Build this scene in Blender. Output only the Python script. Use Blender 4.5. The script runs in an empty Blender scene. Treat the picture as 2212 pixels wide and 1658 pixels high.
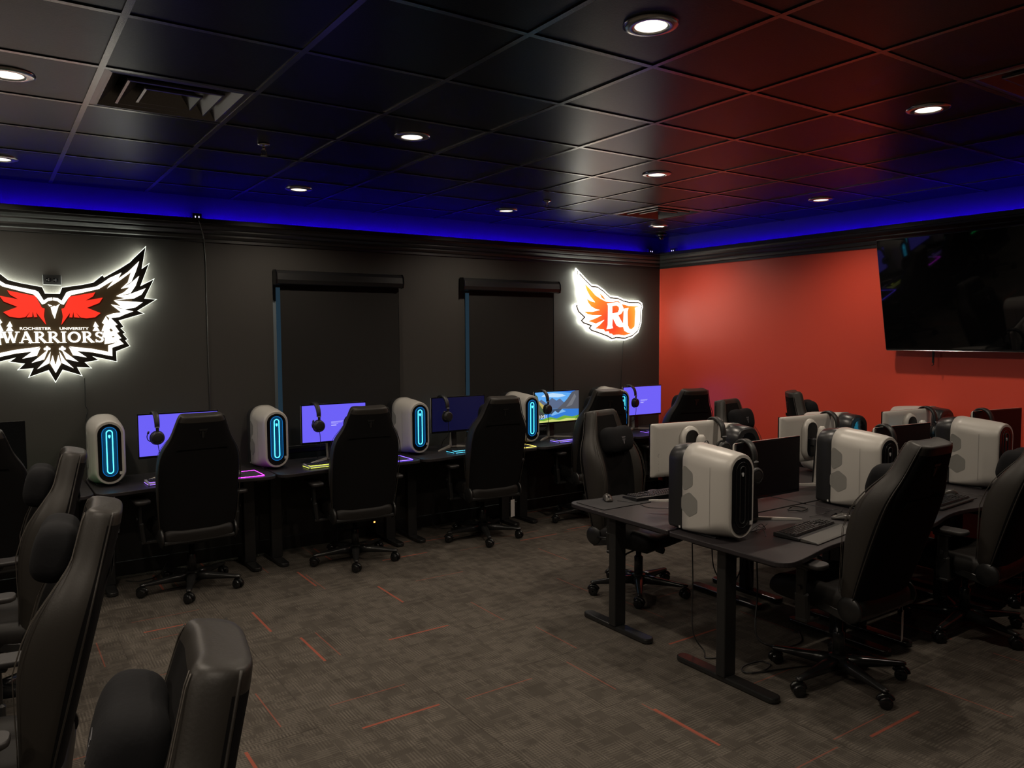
import bpy, bmesh, math, random
from mathutils import Vector, Matrix, Euler
random.seed(7)
R = math.radians
COL = bpy.context.scene.collection
scene = bpy.context.scene

# ------------------------------------------------------------------ materials
MATS = {}
def mat(name, color, rough=0.5, metal=0.0, spec=0.5, emit=None, strength=0.0, bump=None, coat=0.0, noise=None):
    if name in MATS: return MATS[name]
    m = bpy.data.materials.new(name); m.use_nodes = True
    nt = m.node_tree; b = nt.nodes['Principled BSDF']
    b.inputs['Base Color'].default_value = (*color, 1)
    b.inputs['Roughness'].default_value = rough
    b.inputs['Metallic'].default_value = metal
    b.inputs['Specular IOR Level'].default_value = spec
    b.inputs['Coat Weight'].default_value = coat
    if emit:
        b.inputs['Emission Color'].default_value = (*emit, 1)
        b.inputs['Emission Strength'].default_value = strength
    if bump or noise:
        tc = nt.nodes.new('ShaderNodeTexCoord')
    if bump:
        sc, st, dist = bump[:3]
        n = nt.nodes.new('ShaderNodeTexNoise'); n.inputs['Scale'].default_value = sc; n.inputs['Detail'].default_value = 3
        if len(bump) > 3:
            mp = nt.nodes.new('ShaderNodeMapping'); mp.inputs['Scale'].default_value = bump[3]
            nt.links.new(tc.outputs['Object'], mp.inputs['Vector']); nt.links.new(mp.outputs['Vector'], n.inputs['Vector'])
        else:
            nt.links.new(tc.outputs['Object'], n.inputs['Vector'])
        bp = nt.nodes.new('ShaderNodeBump'); bp.inputs['Strength'].default_value = st; bp.inputs['Distance'].default_value = dist
        nt.links.new(n.outputs['Fac'], bp.inputs['Height']); nt.links.new(bp.outputs['Normal'], b.inputs['Normal'])
    if noise:
        sc, amt = noise
        n2 = nt.nodes.new('ShaderNodeTexNoise'); n2.inputs['Scale'].default_value = sc; n2.inputs['Detail'].default_value = 4
        nt.links.new(tc.outputs['Object'], n2.inputs['Vector'])
        mr = nt.nodes.new('ShaderNodeMapRange'); mr.inputs['To Min'].default_value = max(0.02, rough - amt); mr.inputs['To Max'].default_value = min(1, rough + amt)
        nt.links.new(n2.outputs['Fac'], mr.inputs['Value']); nt.links.new(mr.outputs['Result'], b.inputs['Roughness'])
    MATS[name] = m
    return m

def emat(name, color, strength):
    return mat(name, (0.02, 0.02, 0.02), 0.4, emit=color, strength=strength)

def srgb(r, g, b):
    f = lambda c: (c/255/12.92) if c/255 <= 0.04045 else ((c/255+0.055)/1.055)**2.4
    return (f(r), f(g), f(b))

# ------------------------------------------------------------------ mesh builder
class MB:
    def __init__(s): s.bm = bmesh.new(); s.mi = 0
    def _new(s, verts, faces, M=None, smooth=False):
        vs = [s.bm.verts.new((M @ Vector(v)) if M else v) for v in verts]
        for f in faces:
            try:
                fc = s.bm.faces.new([vs[i] for i in f]); fc.material_index = s.mi; fc.smooth = smooth
            except ValueError: pass
        return s
    def box(s, c, d, rot=None, bev=0.0):
        x, y, z = d[0]/2, d[1]/2, d[2]/2
        M = Matrix.Translation(c) @ (Euler(rot).to_matrix().to_4x4() if rot else Matrix())
        if bev <= 0:
            v = [(-x,-y,-z),(x,-y,-z),(x,y,-z),(-x,y,-z),(-x,-y,z),(x,-y,z),(x,y,z),(-x,y,z)]
            return s._new(v, [(0,3,2,1),(4,5,6,7),(0,1,5,4),(1,2,6,5),(2,3,7,6),(3,0,4,7)], M)
        b = min(bev, x*.99, y*.99, z*.99)
        v = []; 
        for sx in (-1,1):
            for sy in (-1,1):
                for sz in (-1,1):
                    v += [(sx*(x-b), sy*(y-b), sz*z), (sx*(x-b), sy*y, sz*(z-b)), (sx*x, sy*(y-b), sz*(z-b))]
        t = bmesh.new(); vv = [t.verts.new(M @ Vector(p)) for p in v]
        r = bmesh.ops.convex_hull(t, input=vv)
        bmesh.ops.dissolve_limit(t, angle_limit=0.01, verts=t.verts, edges=t.edges)
        t.verts.index_update()
        pts = [tuple(q.co) for q in t.verts]; fs = [[q.index for q in f.verts] for f in t.faces]
        t.free()
        return s._new(pts, fs)
    def cyl(s, p0, p1, r0, r1=None, n=16, caps=True, smooth=True):
        r1 = r0 if r1 is None else r1
        p0, p1 = Vector(p0), Vector(p1); ax = (p1-p0).normalized()
        u = ax.orthogonal().normalized(); w = ax.cross(u)
        A = [p0 + r0*(math.cos(2*math.pi*k/n)*u + math.sin(2*math.pi*k/n)*w) for k in range(n)]
        B = [p1 + r1*(math.cos(2*math.pi*k/n)*u + math.sin(2*math.pi*k/n)*w) for k in range(n)]
        va = [s.bm.verts.new(p) for p in A]; vb = [s.bm.verts.new(p) for p in B]
        for k in range(n):
            f = s.bm.faces.new((va[k], va[(k+1)%n], vb[(k+1)%n], vb[k])); f.smooth = smooth; f.material_index = s.mi
        if caps:
            f = s.bm.faces.new(list(reversed(va))); f.material_index = s.mi
            f = s.bm.faces.new(vb); f.material_index = s.mi
        return s
    def tube(s, pts, r, n=8, closed=False):
        pts = [Vector(p) for p in pts]; N = len(pts); rings = []
        nrm = None
        for i, p in enumerate(pts):
            if closed: t = (pts[(i+1)%N] - pts[i-1])
            else: t = pts[min(i+1, N-1)] - pts[max(i-1, 0)]
            t.normalize()
            if nrm is None: nrm = t.orthogonal().normalized()
            else:
                nrm = nrm - t*nrm.dot(t)
                nrm = nrm.normalized() if nrm.length > 1e-6 else t.orthogonal().normalized()
            b = t.cross(nrm)
            rr = r[i] if isinstance(r, (list, tuple)) else r
            rings.append([s.bm.verts.new(p + rr*(math.cos(2*math.pi*k/n)*nrm + math.sin(2*math.pi*k/n)*b)) for k in range(n)])
        for i in range(N if closed else N-1):
            a, b = rings[i], rings[(i+1)%N]
            for k in range(n):
                f = s.bm.faces.new((a[k], a[(k+1)%n], b[(k+1)%n], b[k])); f.smooth = True; f.material_index = s.mi
        if not closed:
            s.bm.faces.new(list(reversed(rings[0]))).material_index = s.mi; s.bm.faces.new(rings[-1]).material_index = s.mi
        return s
    def loft(s, secs, caps=True, smooth=True, flip=False):
        rings = [[s.bm.verts.new(p) for p in sec] for sec in secs]; n = len(rings[0])
        for a, b in zip(rings, rings[1:]):
            for k in range(n):
                q = (a[k], a[(k+1)%n], b[(k+1)%n], b[k])
                f = s.bm.faces.new(tuple(reversed(q)) if flip else q); f.smooth = smooth; f.material_index = s.mi
        if caps:
            f = s.bm.faces.new(rings[0] if flip else list(reversed(rings[0]))); f.material_index = s.mi; f.smooth = False
            f = s.bm.faces.new(list(reversed(rings[-1])) if flip else rings[-1]); f.material_index = s.mi; f.smooth = False
        return s
    def prism(s, poly, a, b, axis='z', smooth=False):
        """poly in 2D; axis 'z' -> (x,y), 'y' -> (x,z); extruded from a to b along axis."""
        P = (lambda u, v, t: (u, v, t)) if axis == 'z' else ((lambda u, v, t: (u, t, v)) if axis == 'y' else (lambda u, v, t: (t, u, v)))
        va = [s.bm.verts.new(P(u, v, a)) for u, v in poly]; vb = [s.bm.verts.new(P(u, v, b)) for u, v in poly]
        n = len(poly)
        for fvs in [va, list(reversed(vb))] + [(va[k], vb[k], vb[(k+1)%n], va[(k+1)%n]) for k in range(n)]:
            try:
                f = s.bm.faces.new(fvs); f.material_index = s.mi; f.smooth = smooth
            except ValueError: pass
        return s
    def revolve(s, prof, n=24, M=None, smooth=True):
        """prof: list of (r,z)"""
        rings = []
        for r, z in prof:
            rings.append([s.bm.verts.new((M @ Vector((r*math.cos(2*math.pi*k/n), r*math.sin(2*math.pi*k/n), z))) if M else (r*math.cos(2*math.pi*k/n), r*math.sin(2*math.pi*k/n), z)) for k in range(n)])
        for a, b in zip(rings, rings[1:]):
            for k in range(n):
                f = s.bm.faces.new((a[k], a[(k+1)%n], b[(k+1)%n], b[k])); f.smooth = smooth; f.material_index = s.mi
        for ring, rev in ((rings[0], True), (rings[-1], False)):
            f = s.bm.faces.new(list(reversed(ring)) if rev else ring); f.material_index = s.mi
        return s
    def sphere(s, c, r, n=16, m=10, sc=(1,1,1)):
        prof = [(r*math.sin(math.pi*(k+.02)/(m+.04)), -r*math.cos(math.pi*(k+.02)/(m+.04))) for k in range(m+1)]
        return s.revolve([(max(a, 1e-4), b) for a, b in prof], n, Matrix.Translation(c) @ Matrix.Diagonal((*sc, 1)))
    def mesh(s, name, recalc=True):
        if recalc: bmesh.ops.recalc_face_normals(s.bm, faces=s.bm.faces)
        me = bpy.data.meshes.new(name); s.bm.to_mesh(me); s.bm.free()
        return me

def obj(name, mb, m, parent=None, loc=(0,0,0), rot=(0,0,0), bevel=0.0, seg=2, subd=0, recalc=True):
    me = mb.mesh(name, recalc) if isinstance(mb, MB) else mb
    for mm in (m if isinstance(m, (list, tuple)) else [m]): me.materials.append(mm)
    o = bpy.data.objects.new(name, me); COL.objects.link(o)
    if parent: o.parent = parent
    o.location = loc; o.rotation_euler = rot
    if bevel > 0:
        b = o.modifiers.new('bevel', 'BEVEL'); b.width = bevel; b.segments = seg; b.limit_method = 'ANGLE'; b.angle_limit = R(35)
        b.harden_normals = False
    if subd:
        sd = o.modifiers.new('subd', 'SUBSURF'); sd.levels = subd; sd.render_levels = subd
    return o

def tag(o, label, cat, group=None):
    o['label'] = label; o['category'] = cat
    if group: o['group'] = group
    return o
def thing(name, label, cat, loc=(0,0,0), rotz=0.0, group=None):
    o = bpy.data.objects.new(name, None); COL.objects.link(o)
    o.empty_display_size = 0.1
    o.location = loc; o.rotation_euler = (0, 0, rotz)
    return tag(o, label, cat, group)
def struct(o):
    o['kind'] = 'structure'; return o
def dup(root, loc, rotz, label, group=None):
    r = root.copy(); COL.objects.link(r); r.location = loc; r.rotation_euler = (0, 0, rotz); r['label'] = label
    if group: r['group'] = group
    for ch in root.children:
        c = ch.copy(); COL.objects.link(c); c.parent = r
        for g in ch.children:
            d = g.copy(); COL.objects.link(d); d.parent = c
    return r
def kids(root, stem):
    return [c for c in list(root.children) + [g for ch in root.children for g in ch.children] if c.name.split('.')[0] == stem]
def setmat(o, m, slot=0):
    o.material_slots[slot].link = 'OBJECT'; o.material_slots[slot].material = m

def text_mesh(name, s, size, align='CENTER', extrude=0.0):
    cu = bpy.data.curves.new('lettering', 'FONT'); cu.body = s; cu.size = size; cu.align_x = align; cu.extrude = extrude
    t = bpy.data.objects.new('lettering', cu); COL.objects.link(t)
    dg = bpy.context.evaluated_depsgraph_get()
    me = bpy.data.meshes.new_from_object(t.evaluated_get(dg)); me.name = name
    bpy.data.objects.remove(t); bpy.data.curves.remove(cu)
    return me

def rrect(w, d, r, n=6, cx=0, cy=0):
    pts = []
    for (sx, sy, a0) in ((1,1,0),(-1,1,90),(-1,-1,180),(1,-1,270)):
        for k in range(n+1):
            a = R(a0 + 90*k/n)
            pts.append((cx + sx*(w/2-r) + r*math.cos(a), cy + sy*(d/2-r) + r*math.sin(a)))
    return pts
def smooth_path(pts, n=6):
    """Catmull-Rom through pts"""
    P = [Vector(p) for p in pts]; out = []
    for i in range(len(P)-1):
        p0 = P[max(i-1,0)]; p1 = P[i]; p2 = P[i+1]; p3 = P[min(i+2, len(P)-1)]
        for k in range(n):
            t = k/n
            out.append(0.5*((2*p1) + (p2-p0)*t + (2*p0-5*p1+4*p2-p3)*t*t + (3*p1-p0-3*p2+p3)*t**3))
    out.append(P[-1]); return out
def inset(poly, d):
    """move each vertex of a closed polygon inwards by d (mitre limited)"""
    n = len(poly); area = sum(poly[i][0]*poly[(i+1)%n][1]-poly[(i+1)%n][0]*poly[i][1] for i in range(n))
    sg = 1 if area > 0 else -1; out = []
    for i in range(n):
        p0, p1, p2 = Vector(poly[i-1]), Vector(poly[i]), Vector(poly[(i+1)%n])
        a = (p1-p0).normalized(); b = (p2-p1).normalized()
        na = Vector((-a.y, a.x))*sg; nb = Vector((-b.y, b.x))*sg
        m = na + nb
        if m.length < 1e-4: m = na
        m.normalize(); k = min(d/max(m.dot(na), 0.05), 3.2*d)
        out.append((p1.x + m.x*k, p1.y + m.y*k))
    return out
LAMP_W = 57.0; PERIM_K = 0.64; EXPO = 0.0
# ------------------------------------------------------------------ palette
M_wall = mat('charcoal wall paint', (0.038, 0.0355, 0.0315), 0.62, spec=0.35, bump=(260, 0.25, 0.002))
M_red = mat('red wall paint', (0.76, 0.078, 0.042), 0.38, spec=0.6, bump=(300, 0.22, 0.002))
M_trim = mat('black trim paint', (0.022, 0.021, 0.020), 0.38)
M_tile = mat('black ceiling tile', (0.0055, 0.005, 0.0045), 0.31, spec=0.19, bump=(38, 0.16, 0.003, (1.0, 9.0, 1.0)))
M_grid = mat('black ceiling grid metal', (0.20, 0.188, 0.175), 0.27, metal=1.0)
M_diff = mat('black diffuser metal', (0.16, 0.155, 0.15), 0.30, metal=.6)
M_void = mat('sky block black', (0.004, 0.004, 0.004), 0.9)
M_chrome = mat('polished steel', (0.62, 0.60, 0.57), 0.18, metal=1.0)
M_trimring = mat('satin light trim', (0.50, 0.49, 0.48), 0.2, metal=0.85)
M_baffle = mat('white light baffle', (0.62, 0.60, 0.56), 0.35)
M_lens_on = emat('lit lamp lens', (1.0, 0.90, 0.78), 22.0)
M_lens_off = mat('dim lamp lens', (0.75, 0.75, 0.76), 0.25, emit=(.85, .88, 1), strength=.55)
M_blind = mat('black blind fabric', (0.016, 0.015, 0.014), 0.8, spec=0.2, bump=(700, 0.3, 0.001))
M_black = mat('black plastic', (0.010, 0.010, 0.010), 0.35, noise=(40, 0.06))
M_blackgloss = mat('glossy black plastic', (0.006, 0.006, 0.007), 0.08)
M_bluel = emat('blue LED', (0.018, 0.0, 1.0), 400.0)
M_frame = mat('window frame', (0.13, 0.16, 0.18), 0.45)
M_glass = mat('window glass', (0.8, 0.85, 0.88), 0.03)
M_glass.node_tree.nodes['Principled BSDF'].inputs['Transmission Weight'].default_value = 1.0
M_glass.node_tree.nodes['Principled BSDF'].inputs['IOR'].default_value = 1.02
M_cable = mat('black cable', (0.012, 0.012, 0.012), 0.45)

def carpet_material():
    m = bpy.data.materials.new('patterned carpet tile'); m.use_nodes = True
    nt = m.node_tree; N = nt.nodes; L = nt.links; b = N['Principled BSDF']
    b.inputs['Roughness'].default_value = 0.95; b.inputs['Specular IOR Level'].default_value = 0.12
    tc = N.new('ShaderNodeTexCoord')
    def math_(op, a, c=None, clamp=False):
        n = N.new('ShaderNodeMath'); n.operation = op; n.use_clamp = clamp
        for i, v in enumerate((a, c)):
            if v is None: continue
            if isinstance(v, (int, float)): n.inputs[i].default_value = v
            else: L.new(v, n.inputs[i])
        return n.outputs[0]
    def comb(x, y, z=0.0):
        n = N.new('ShaderNodeCombineXYZ')
        for i, v in enumerate((x, y, z)):
            if isinstance(v, (int, float)): n.inputs[i].default_value = v
            else: L.new(v, n.inputs[i])
        return n.outputs[0]
    def rnd(x, y, seed):
        w = N.new('ShaderNodeTexWhiteNoise'); w.noise_dimensions = '3D'; L.new(comb(x, y, seed), w.inputs['Vector']); return w.outputs['Value']
    def lerp(f, a, c):
        return math_('ADD', math_('MULTIPLY', a, math_('SUBTRACT', 1.0, f)), math_('MULTIPLY', c, f))
    sp = N.new('ShaderNodeSeparateXYZ'); L.new(tc.outputs['Object'], sp.inputs[0])
    px = math_('DIVIDE', math_('ADD', sp.outputs[0], 20.13), 0.6096); py = math_('DIVIDE', math_('ADD', sp.outputs[1], 20.41), 0.6096)
    cx = math_('FLOOR', px); cy = math_('FLOOR', py); fx = math_('FRACT', px); fy = math_('FRACT', py)
    flag = math_('GREATER_THAN', rnd(cx, cy, 1.5), 0.5)
    u = lerp(flag, fx, fy); v = lerp(flag, fy, fx)
    # woven blocks of short ribs: two overlapping layers of small rectangles with ribs running either way
    def layer(nu, nv, seed, freq):
        bu = math_('FLOOR', math_('MULTIPLY', u, nu)); bv = math_('FLOOR', math_('ADD', math_('MULTIPLY', v, nv), math_('MULTIPLY', rnd(bu, cx, seed+5), 1.0)))
        kx = math_('ADD', bu, math_('MULTIPLY', cx, 13.0)); ky = math_('ADD', bv, math_('MULTIPLY', cy, 17.0))
        t1 = rnd(kx, ky, seed); t2 = rnd(kx, ky, seed+1); d = math_('GREATER_THAN', t2, 0.55)
        rib = math_('ADD', math_('MULTIPLY', math_('SINE', math_('MULTIPLY', lerp(d, v, u), 6.2832*freq)), 0.5), 0.5)
        return t1, lerp(math_('GREATER_THAN', t1, 0.42), 0.22, rib)
    t1, r1 = layer(7.0, 19.0, 2.5, 38); t2, r2 = layer(17.0, 6.0, 31.5, 42)
    fine = N.new('ShaderNodeTexNoise'); fine.inputs['Scale'].default_value = 300; fine.inputs['Detail'].default_value = 3; L.new(tc.outputs['Object'], fine.inputs['Vector'])
    big = N.new('ShaderNodeTexNoise'); big.inputs['Scale'].default_value = 4.0; L.new(tc.outputs['Object'], big.inputs['Vector'])
    edge = math_('MULTIPLY', math_('GREATER_THAN', math_('ABSOLUTE', math_('SUBTRACT', v, 0.5)), 0.494), -0.25)
    tone = math_('ADD', math_('MULTIPLY', t1, 0.10), math_('MULTIPLY', t2, 0.10))
    tone = math_('ADD', tone, math_('ADD', math_('MULTIPLY', r1, 0.42), math_('MULTIPLY', r2, 0.34)))
    tone = math_('ADD', math_('ADD', tone, edge), math_('MULTIPLY', math_('SUBTRACT', fine.outputs['Fac'], 0.5), 1.1))
    tone = math_('ADD', tone, math_('MULTIPLY', math_('SUBTRACT', big.outputs['Fac'], 0.40), 0.55), True)
    mix = N.new('ShaderNodeMix'); mix.data_type = 'RGBA'; L.new(tone, mix.inputs['Factor'])
    mix.inputs['A'].default_value = (0.040, 0.034, 0.028, 1); mix.inputs['B'].default_value = (0.122, 0.107, 0.090, 1)
    # red accent yarns
    def accent(seed, thr, width):
        has = math_('LESS_THAN', rnd(cx, cy, seed), thr)
        u0 = math_('ADD', math_('MULTIPLY', rnd(cx, cy, seed+1), 0.7), 0.15)
        d = math_('LESS_THAN', math_('ABSOLUTE', math_('SUBTRACT', u, u0)), width)
        v0 = math_('MULTIPLY', rnd(cx, cy, seed+2), 0.35)
        a = math_('GREATER_THAN', v, v0); c = math_('LESS_THAN', v, math_('ADD', v0, 0.66))
        return math_('MULTIPLY', math_('MULTIPLY', has, d), math_('MULTIPLY', a, c))
    a1 = math_('MULTIPLY', accent(11.5, 0.48, 0.012), 0.8); a2 = math_('MULTIPLY', accent(21.5, 0.7, 0.006), 0.5)
    acc = math_('MAXIMUM', a1, a2)
    mix2 = N.new('ShaderNodeMix'); mix2.data_type = 'RGBA'; L.new(acc, mix2.inputs['Factor']); L.new(mix.outputs['Result'], mix2.inputs['A'])
    mix2.inputs['B'].default_value = (0.30, 0.072, 0.045, 1)
    L.new(mix2.outputs['Result'], b.inputs['Base Color'])
    bp = N.new('ShaderNodeBump'); bp.inputs['Strength'].default_value = 0.5; bp.inputs['Distance'].default_value = 0.004
    L.new(tone, bp.inputs['Height']); L.new(bp.outputs['Normal'], b.inputs['Normal'])
    return m
M_carpet = carpet_material()

# ------------------------------------------------------------------ room shell
W = 6.40; XR = 6.40; X0 = -3.3; Y0 = -3.2; CZ = 2.8675
struct(obj('floor', MB().box(((X0+XR)/2, (Y0+W)/2, -0.05), (XR-X0+.3, W-Y0+.3, 0.1)), M_carpet))
o = bpy.data.objects['floor']
# the carpet pattern uses object coordinates in metres
WIN = [(1.985, 3.125), (3.815, 4.885)]; WZ0, WZ1 = 0.80, 2.24
wl = MB(); T = 0.14
xs = [X0-.15, WIN[0][0], WIN[0][1], WIN[1][0], WIN[1][1], XR+.15]
for i in range(5):
    a, c = xs[i], xs[i+1]
    if i in (1, 3):
        wl.box(((a+c)/2, W+T/2, WZ0/2), (c-a, T, WZ0)); wl.box(((a+c)/2, W+T/2, (WZ1+3.2)/2), (c-a, T, 3.2-WZ1))
    else: wl.box(((a+c)/2, W+T/2, 1.6), (c-a, T, 3.2))
struct(obj('wall_left', wl, M_wall))
wr = MB().box((XR+T/2, (Y0+W)/2, 1.30), (T, W-Y0, 2.60)); wr.mi = 1; wr.box((XR+T/2, (Y0+W)/2, 2.90), (T, W-Y0, .60))
struct(obj('wall_right', wr, [M_red, M_wall]))
struct(obj('wall_back', MB().box(((X0+XR)/2, Y0-T/2, 1.6), (XR-X0+.3, T, 3.2)), M_wall))
struct(obj('wall_far_left', MB().box((X0-T/2, (Y0+W)/2, 1.6), (T, W-Y0, 3.2)), M_wall))
for i, (a, c) in enumerate(WIN):
    w = MB()
    for xx in (a+.022, c-.022): w.box((xx, W+.085, (WZ0+WZ1)/2), (.044, .05, WZ1-WZ0))
    for zz in (WZ0+.022, WZ1-.022): w.box(((a+c)/2, W+.085, zz), (c-a-.088, .05, .044))
    wo = struct(obj('window_%d' % (i+1), w, M_frame))
    obj('window_pane', MB().box(((a+c)/2, W+.095, (WZ0+WZ1)/2), (c-a-.08, .008, WZ1-WZ0-.08)), M_glass, wo)

# ceiling: lay-in tiles on a T-bar grid
GX, GY, SX, SY = 0.437, 2.929, 0.6121, 0.6071
LX = [-1, 0, 3, 6, 9]; 
LIGHTS = {}
def tile_c(i, j): return (GX + (i+.5)*SX, GY + (j+.5)*SY)
for i in (-4, -1, 2, 5, 8):
    for j in (-5, -2, 1, 4):
        LIGHTS[(i, j)] = tile_c(i, j)
VENTS = [(0, 1), (7, 3), (5, -3)]
HOLE = 0.060
ti = MB(); gr = MB()
for i in range(-7, 10):
    for j in range(-11, 6):
        x0, y0 = GX+i*SX, GY+j*SY; x1, y1 = min(x0+SX, XR+.1), min(y0+SY, W+.1)
        if x0 > XR or y0 > W or (i, j) in VENTS: continue
        z = CZ + 0.004
        if (i, j) in LIGHTS:
            cx, cy = LIGHTS[(i, j)]; n = 32; vi = []; vo = []
            for k in range(n):
                a = 2*math.pi*(k+.5)/n; c_, s_ = math.cos(a), math.sin(a); t = 1/max(abs(c_), abs(s_))
                vi.append((cx+HOLE*c_, cy+HOLE*s_, z)); vo.append((cx+SX/2*c_*t, cy+SY/2*s_*t, z))
            ti._new(vi+vo, [(k, (k+1) % n, n+(k+1) % n, n+k) for k in range(n)])
            # corners between the octant samples
            for sx in (-1, 1):
                for sy in (-1, 1):
                    a0 = math.atan2(sy, sx); ks = sorted(range(n), key=lambda k: min(abs(2*math.pi*(k+.5)/n-a0), abs(2*math.pi*(k+.5)/n-a0-2*math.pi), abs(2*math.pi*(k+.5)/n-a0+2*math.pi)))[:2]
                    ti._new([vo[ks[0]], vo[ks[1]], (cx+sx*SX/2, cy+sy*SY/2, z)], [(0, 1, 2)])
        else:
            ti._new([(x0, y0, z), (x0, y1, z), (x1, y1, z), (x1, y0, z)], [(0, 1, 2, 3)])
# unseen slab added over the tiles to keep sky light out
ti.mi = 1
ti.box(((X0+XR)/2, (Y0+W)/2, 3.20), (XR-X0+.4, W-Y0+.4, .06))
ceil = struct(obj('ceiling', ti, [M_tile, M_void], recalc=False))
for i in range(-6, 10):
    x = GX+i*SX
    if X0 < x < XR: gr.box((x, (Y0+W)/2, CZ+.004), (.024, W-Y0, .010))
for j in range(-10, 6):
    y = GY+j*SY
    if Y0 < y < W: gr.box(((X0+XR)/2, y, CZ+.0045), (XR-X0, .024, .010))
obj('ceiling_grid', gr, M_grid, ceil)

# crown moulding with a ledge, and the baseboards
PROF = [(0, 2.525), (.014, 2.525), (.014, 2.545), (.024, 2.552), (.030, 2.570), (.030, 2.582), (.044, 2.590), (.058, 2.606), (.058, 2.616), (.070, 2.622), (.084, 2.640), (.088, 2.655), (.102, 2.657), (.102, 2.692), (.093, 2.692), (.093, 2.668), (0, 2.668)]
def crown(name, a, c, n):
    a, c, n = Vector(a), Vector(c), Vector(n); d = (c-a).normalized(); m = MB(); secs = []
    for P, sgn in ((a, 1), (c, -1)):
        secs.append([tuple(P + n*q[0] + d*(sgn*q[0]) + Vector((0, 0, q[1]))) for q in PROF])
    m.loft(secs, smooth=False); return struct(obj(name, m, M_trim))
crown('trim_1', (X0, W, 0), (XR, W, 0), (0, -1, 0))
crown('trim_2', (XR, W, 0), (XR, Y0, 0), (-1, 0, 0))
crown('trim_3', (XR, Y0, 0), (X0, Y0, 0), (0, 1, 0))
crown('trim_4', (X0, Y0, 0), (X0, W, 0), (1, 0, 0))
for nm, c, d in (('left', ((X0+XR)/2, W-.008, .055), (XR-X0, .016, .11)), ('right', (XR-.008, (Y0+W)/2, .055), (.016, W-Y0-.032, .11))):
    struct(obj('baseboard_'+nm, MB().box(c, d, bev=.004), M_trim))

# LED tape lying on the ledges
M_bluel_dim = emat('dimmer blue LED', (0.014, 0.0, 1.0), 3.0)
def led(name, a, c, n, label, bright=True):
    a, c, n = Vector(a), Vector(c), Vector(n); d = (c-a); Lg = d.length; d.normalize()
    t = tag(obj(name, MB()._new([tuple(a+d*s+n*q+Vector((0, 0, z))) for s in (0, Lg) for q, z in ((.076, 2.6685), (.090, 2.6685), (.090, 2.672), (.076, 2.672))],
        [(0, 1, 5, 4), (1, 2, 6, 5), (2, 3, 7, 6), (3, 0, 4, 7), (3, 2, 1, 0), (4, 5, 6, 7)]), M_black), label, 'light strip', 'blue LED strips on the moulding')
    m = MB(); k = 0.02
    while k < Lg-.02:
        p = a + d*k + n*.076; v = [p - d*.006 + Vector((0, 0, 2.672)), p + d*.006 + Vector((0, 0, 2.672)), p + d*.006 + n*.010 + Vector((0, 0, 2.682)), p - d*.006 + n*.010 + Vector((0, 0, 2.682))]
        m.mi = 0; m._new([tuple(q) for q in v], [(0, 1, 2, 3)])
        m.mi = 1; m._new([tuple(q + n*.001 - Vector((0, 0, .001))) for q in v], [(0, 1, 2, 3)]); k += .045
    q = obj('led_diode', m, [M_bluel if bright else M_bluel_dim, M_black], t, recalc=False); q['kind'] = 'stuff'
    return t
led('led_strip', (X0+.12, W, 0), (XR-.14, W, 0), (0, -1, 0), 'blue LED strip on the moulding ledge above the charcoal window wall')
led('led_strip', (XR, W-.14, 0), (XR, Y0+.12, 0), (-1, 0, 0), 'blue LED strip on the moulding ledge above the red wall')
led('led_strip', (X0, Y0+.12, 0), (X0, W-.14, 0), (1, 0, 0), 'blue LED strip on the moulding ledge of the far left wall', False)
led('led_strip', (XR-.14, Y0, 0), (X0+.14, Y0, 0), (0, 1, 0), 'blue LED strip on the moulding ledge behind the viewer', False)

# downlights
LIT = {(-1, 1), (2, 1), (5, 1), (-1, -2), (2, -2), (5, -2), (-4, 1), (-4, -2), (-1, 4), (2, 4), (5, 4), (8, 4), (8, 1), (8, -2), (-4, 4), (-1, -5), (-4, -5)}
PERIM = {(-1, 4), (2, 4), (5, 4), (8, 4), (8, 1), (8, -2), (-4, 4)}
names = {(-1, 1): 'lit recessed downlight left of the large ceiling diffuser, cut by the frame', (2, 1): 'lit recessed downlight in mid ceiling above the dark monitor row',
 (5, 1): 'lit recessed downlight in front of the far small ceiling diffuser', (2, -2): 'largest lit recessed downlight, nearest at top of ceiling',
 (5, -2): 'lit recessed downlight toward the television on the right', (-1, 4): 'dim recessed downlight over the white winged sign',
 (2, 4): 'dim recessed downlight in front of the wider blind', (5, 4): 'dim recessed downlight in front of the narrower blind',
 (8, 4): 'dim recessed downlight in the corner by the dome camera', (8, 1): 'dim recessed downlight beside the red wall'}
extra = {(-4, 4): 'left end of the window wall', (-4, 1): 'left side of the room', (-4, -2): 'left of the viewer', (-1, -2): 'just left of the viewer', (8, -2): 'near the television',
 (-4, -5): 'behind left', (-1, -5): 'behind the viewer', (2, -5): 'behind right of the viewer', (5, -5): 'behind far right', (8, -5): 'behind the viewer by the red wall'}
lamp_data = bpy.data.lights.new('downlight_bulb', 'SPOT'); lamp_data.energy = LAMP_W; lamp_data.color = (1.0, 0.86, 0.70)
lamp_data.spot_size = R(156); lamp_data.spot_blend = 0.9; lamp_data.shadow_soft_size = 0.035
lamp_perim = lamp_data.copy(); lamp_perim.energy = LAMP_W*PERIM_K
ring_me = MB().revolve([(.056, 0.006), (.057, -.005), (.066, -.008), (.088, -.006), (.097, -.002), (.098, .003)], 40).mesh('trim_ring')
baf_me = MB().revolve([(.0572, -.004), (.052, .014), (.046, .044), (.042, .062)], 40).mesh('baffle')
for me in (baf_me,):
    b2 = bmesh.new(); b2.from_mesh(me); bmesh.ops.delete(b2, geom=[f for f in b2.faces if len(f.verts) > 4], context='FACES_ONLY'); b2.to_mesh(me); b2.free()
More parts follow.
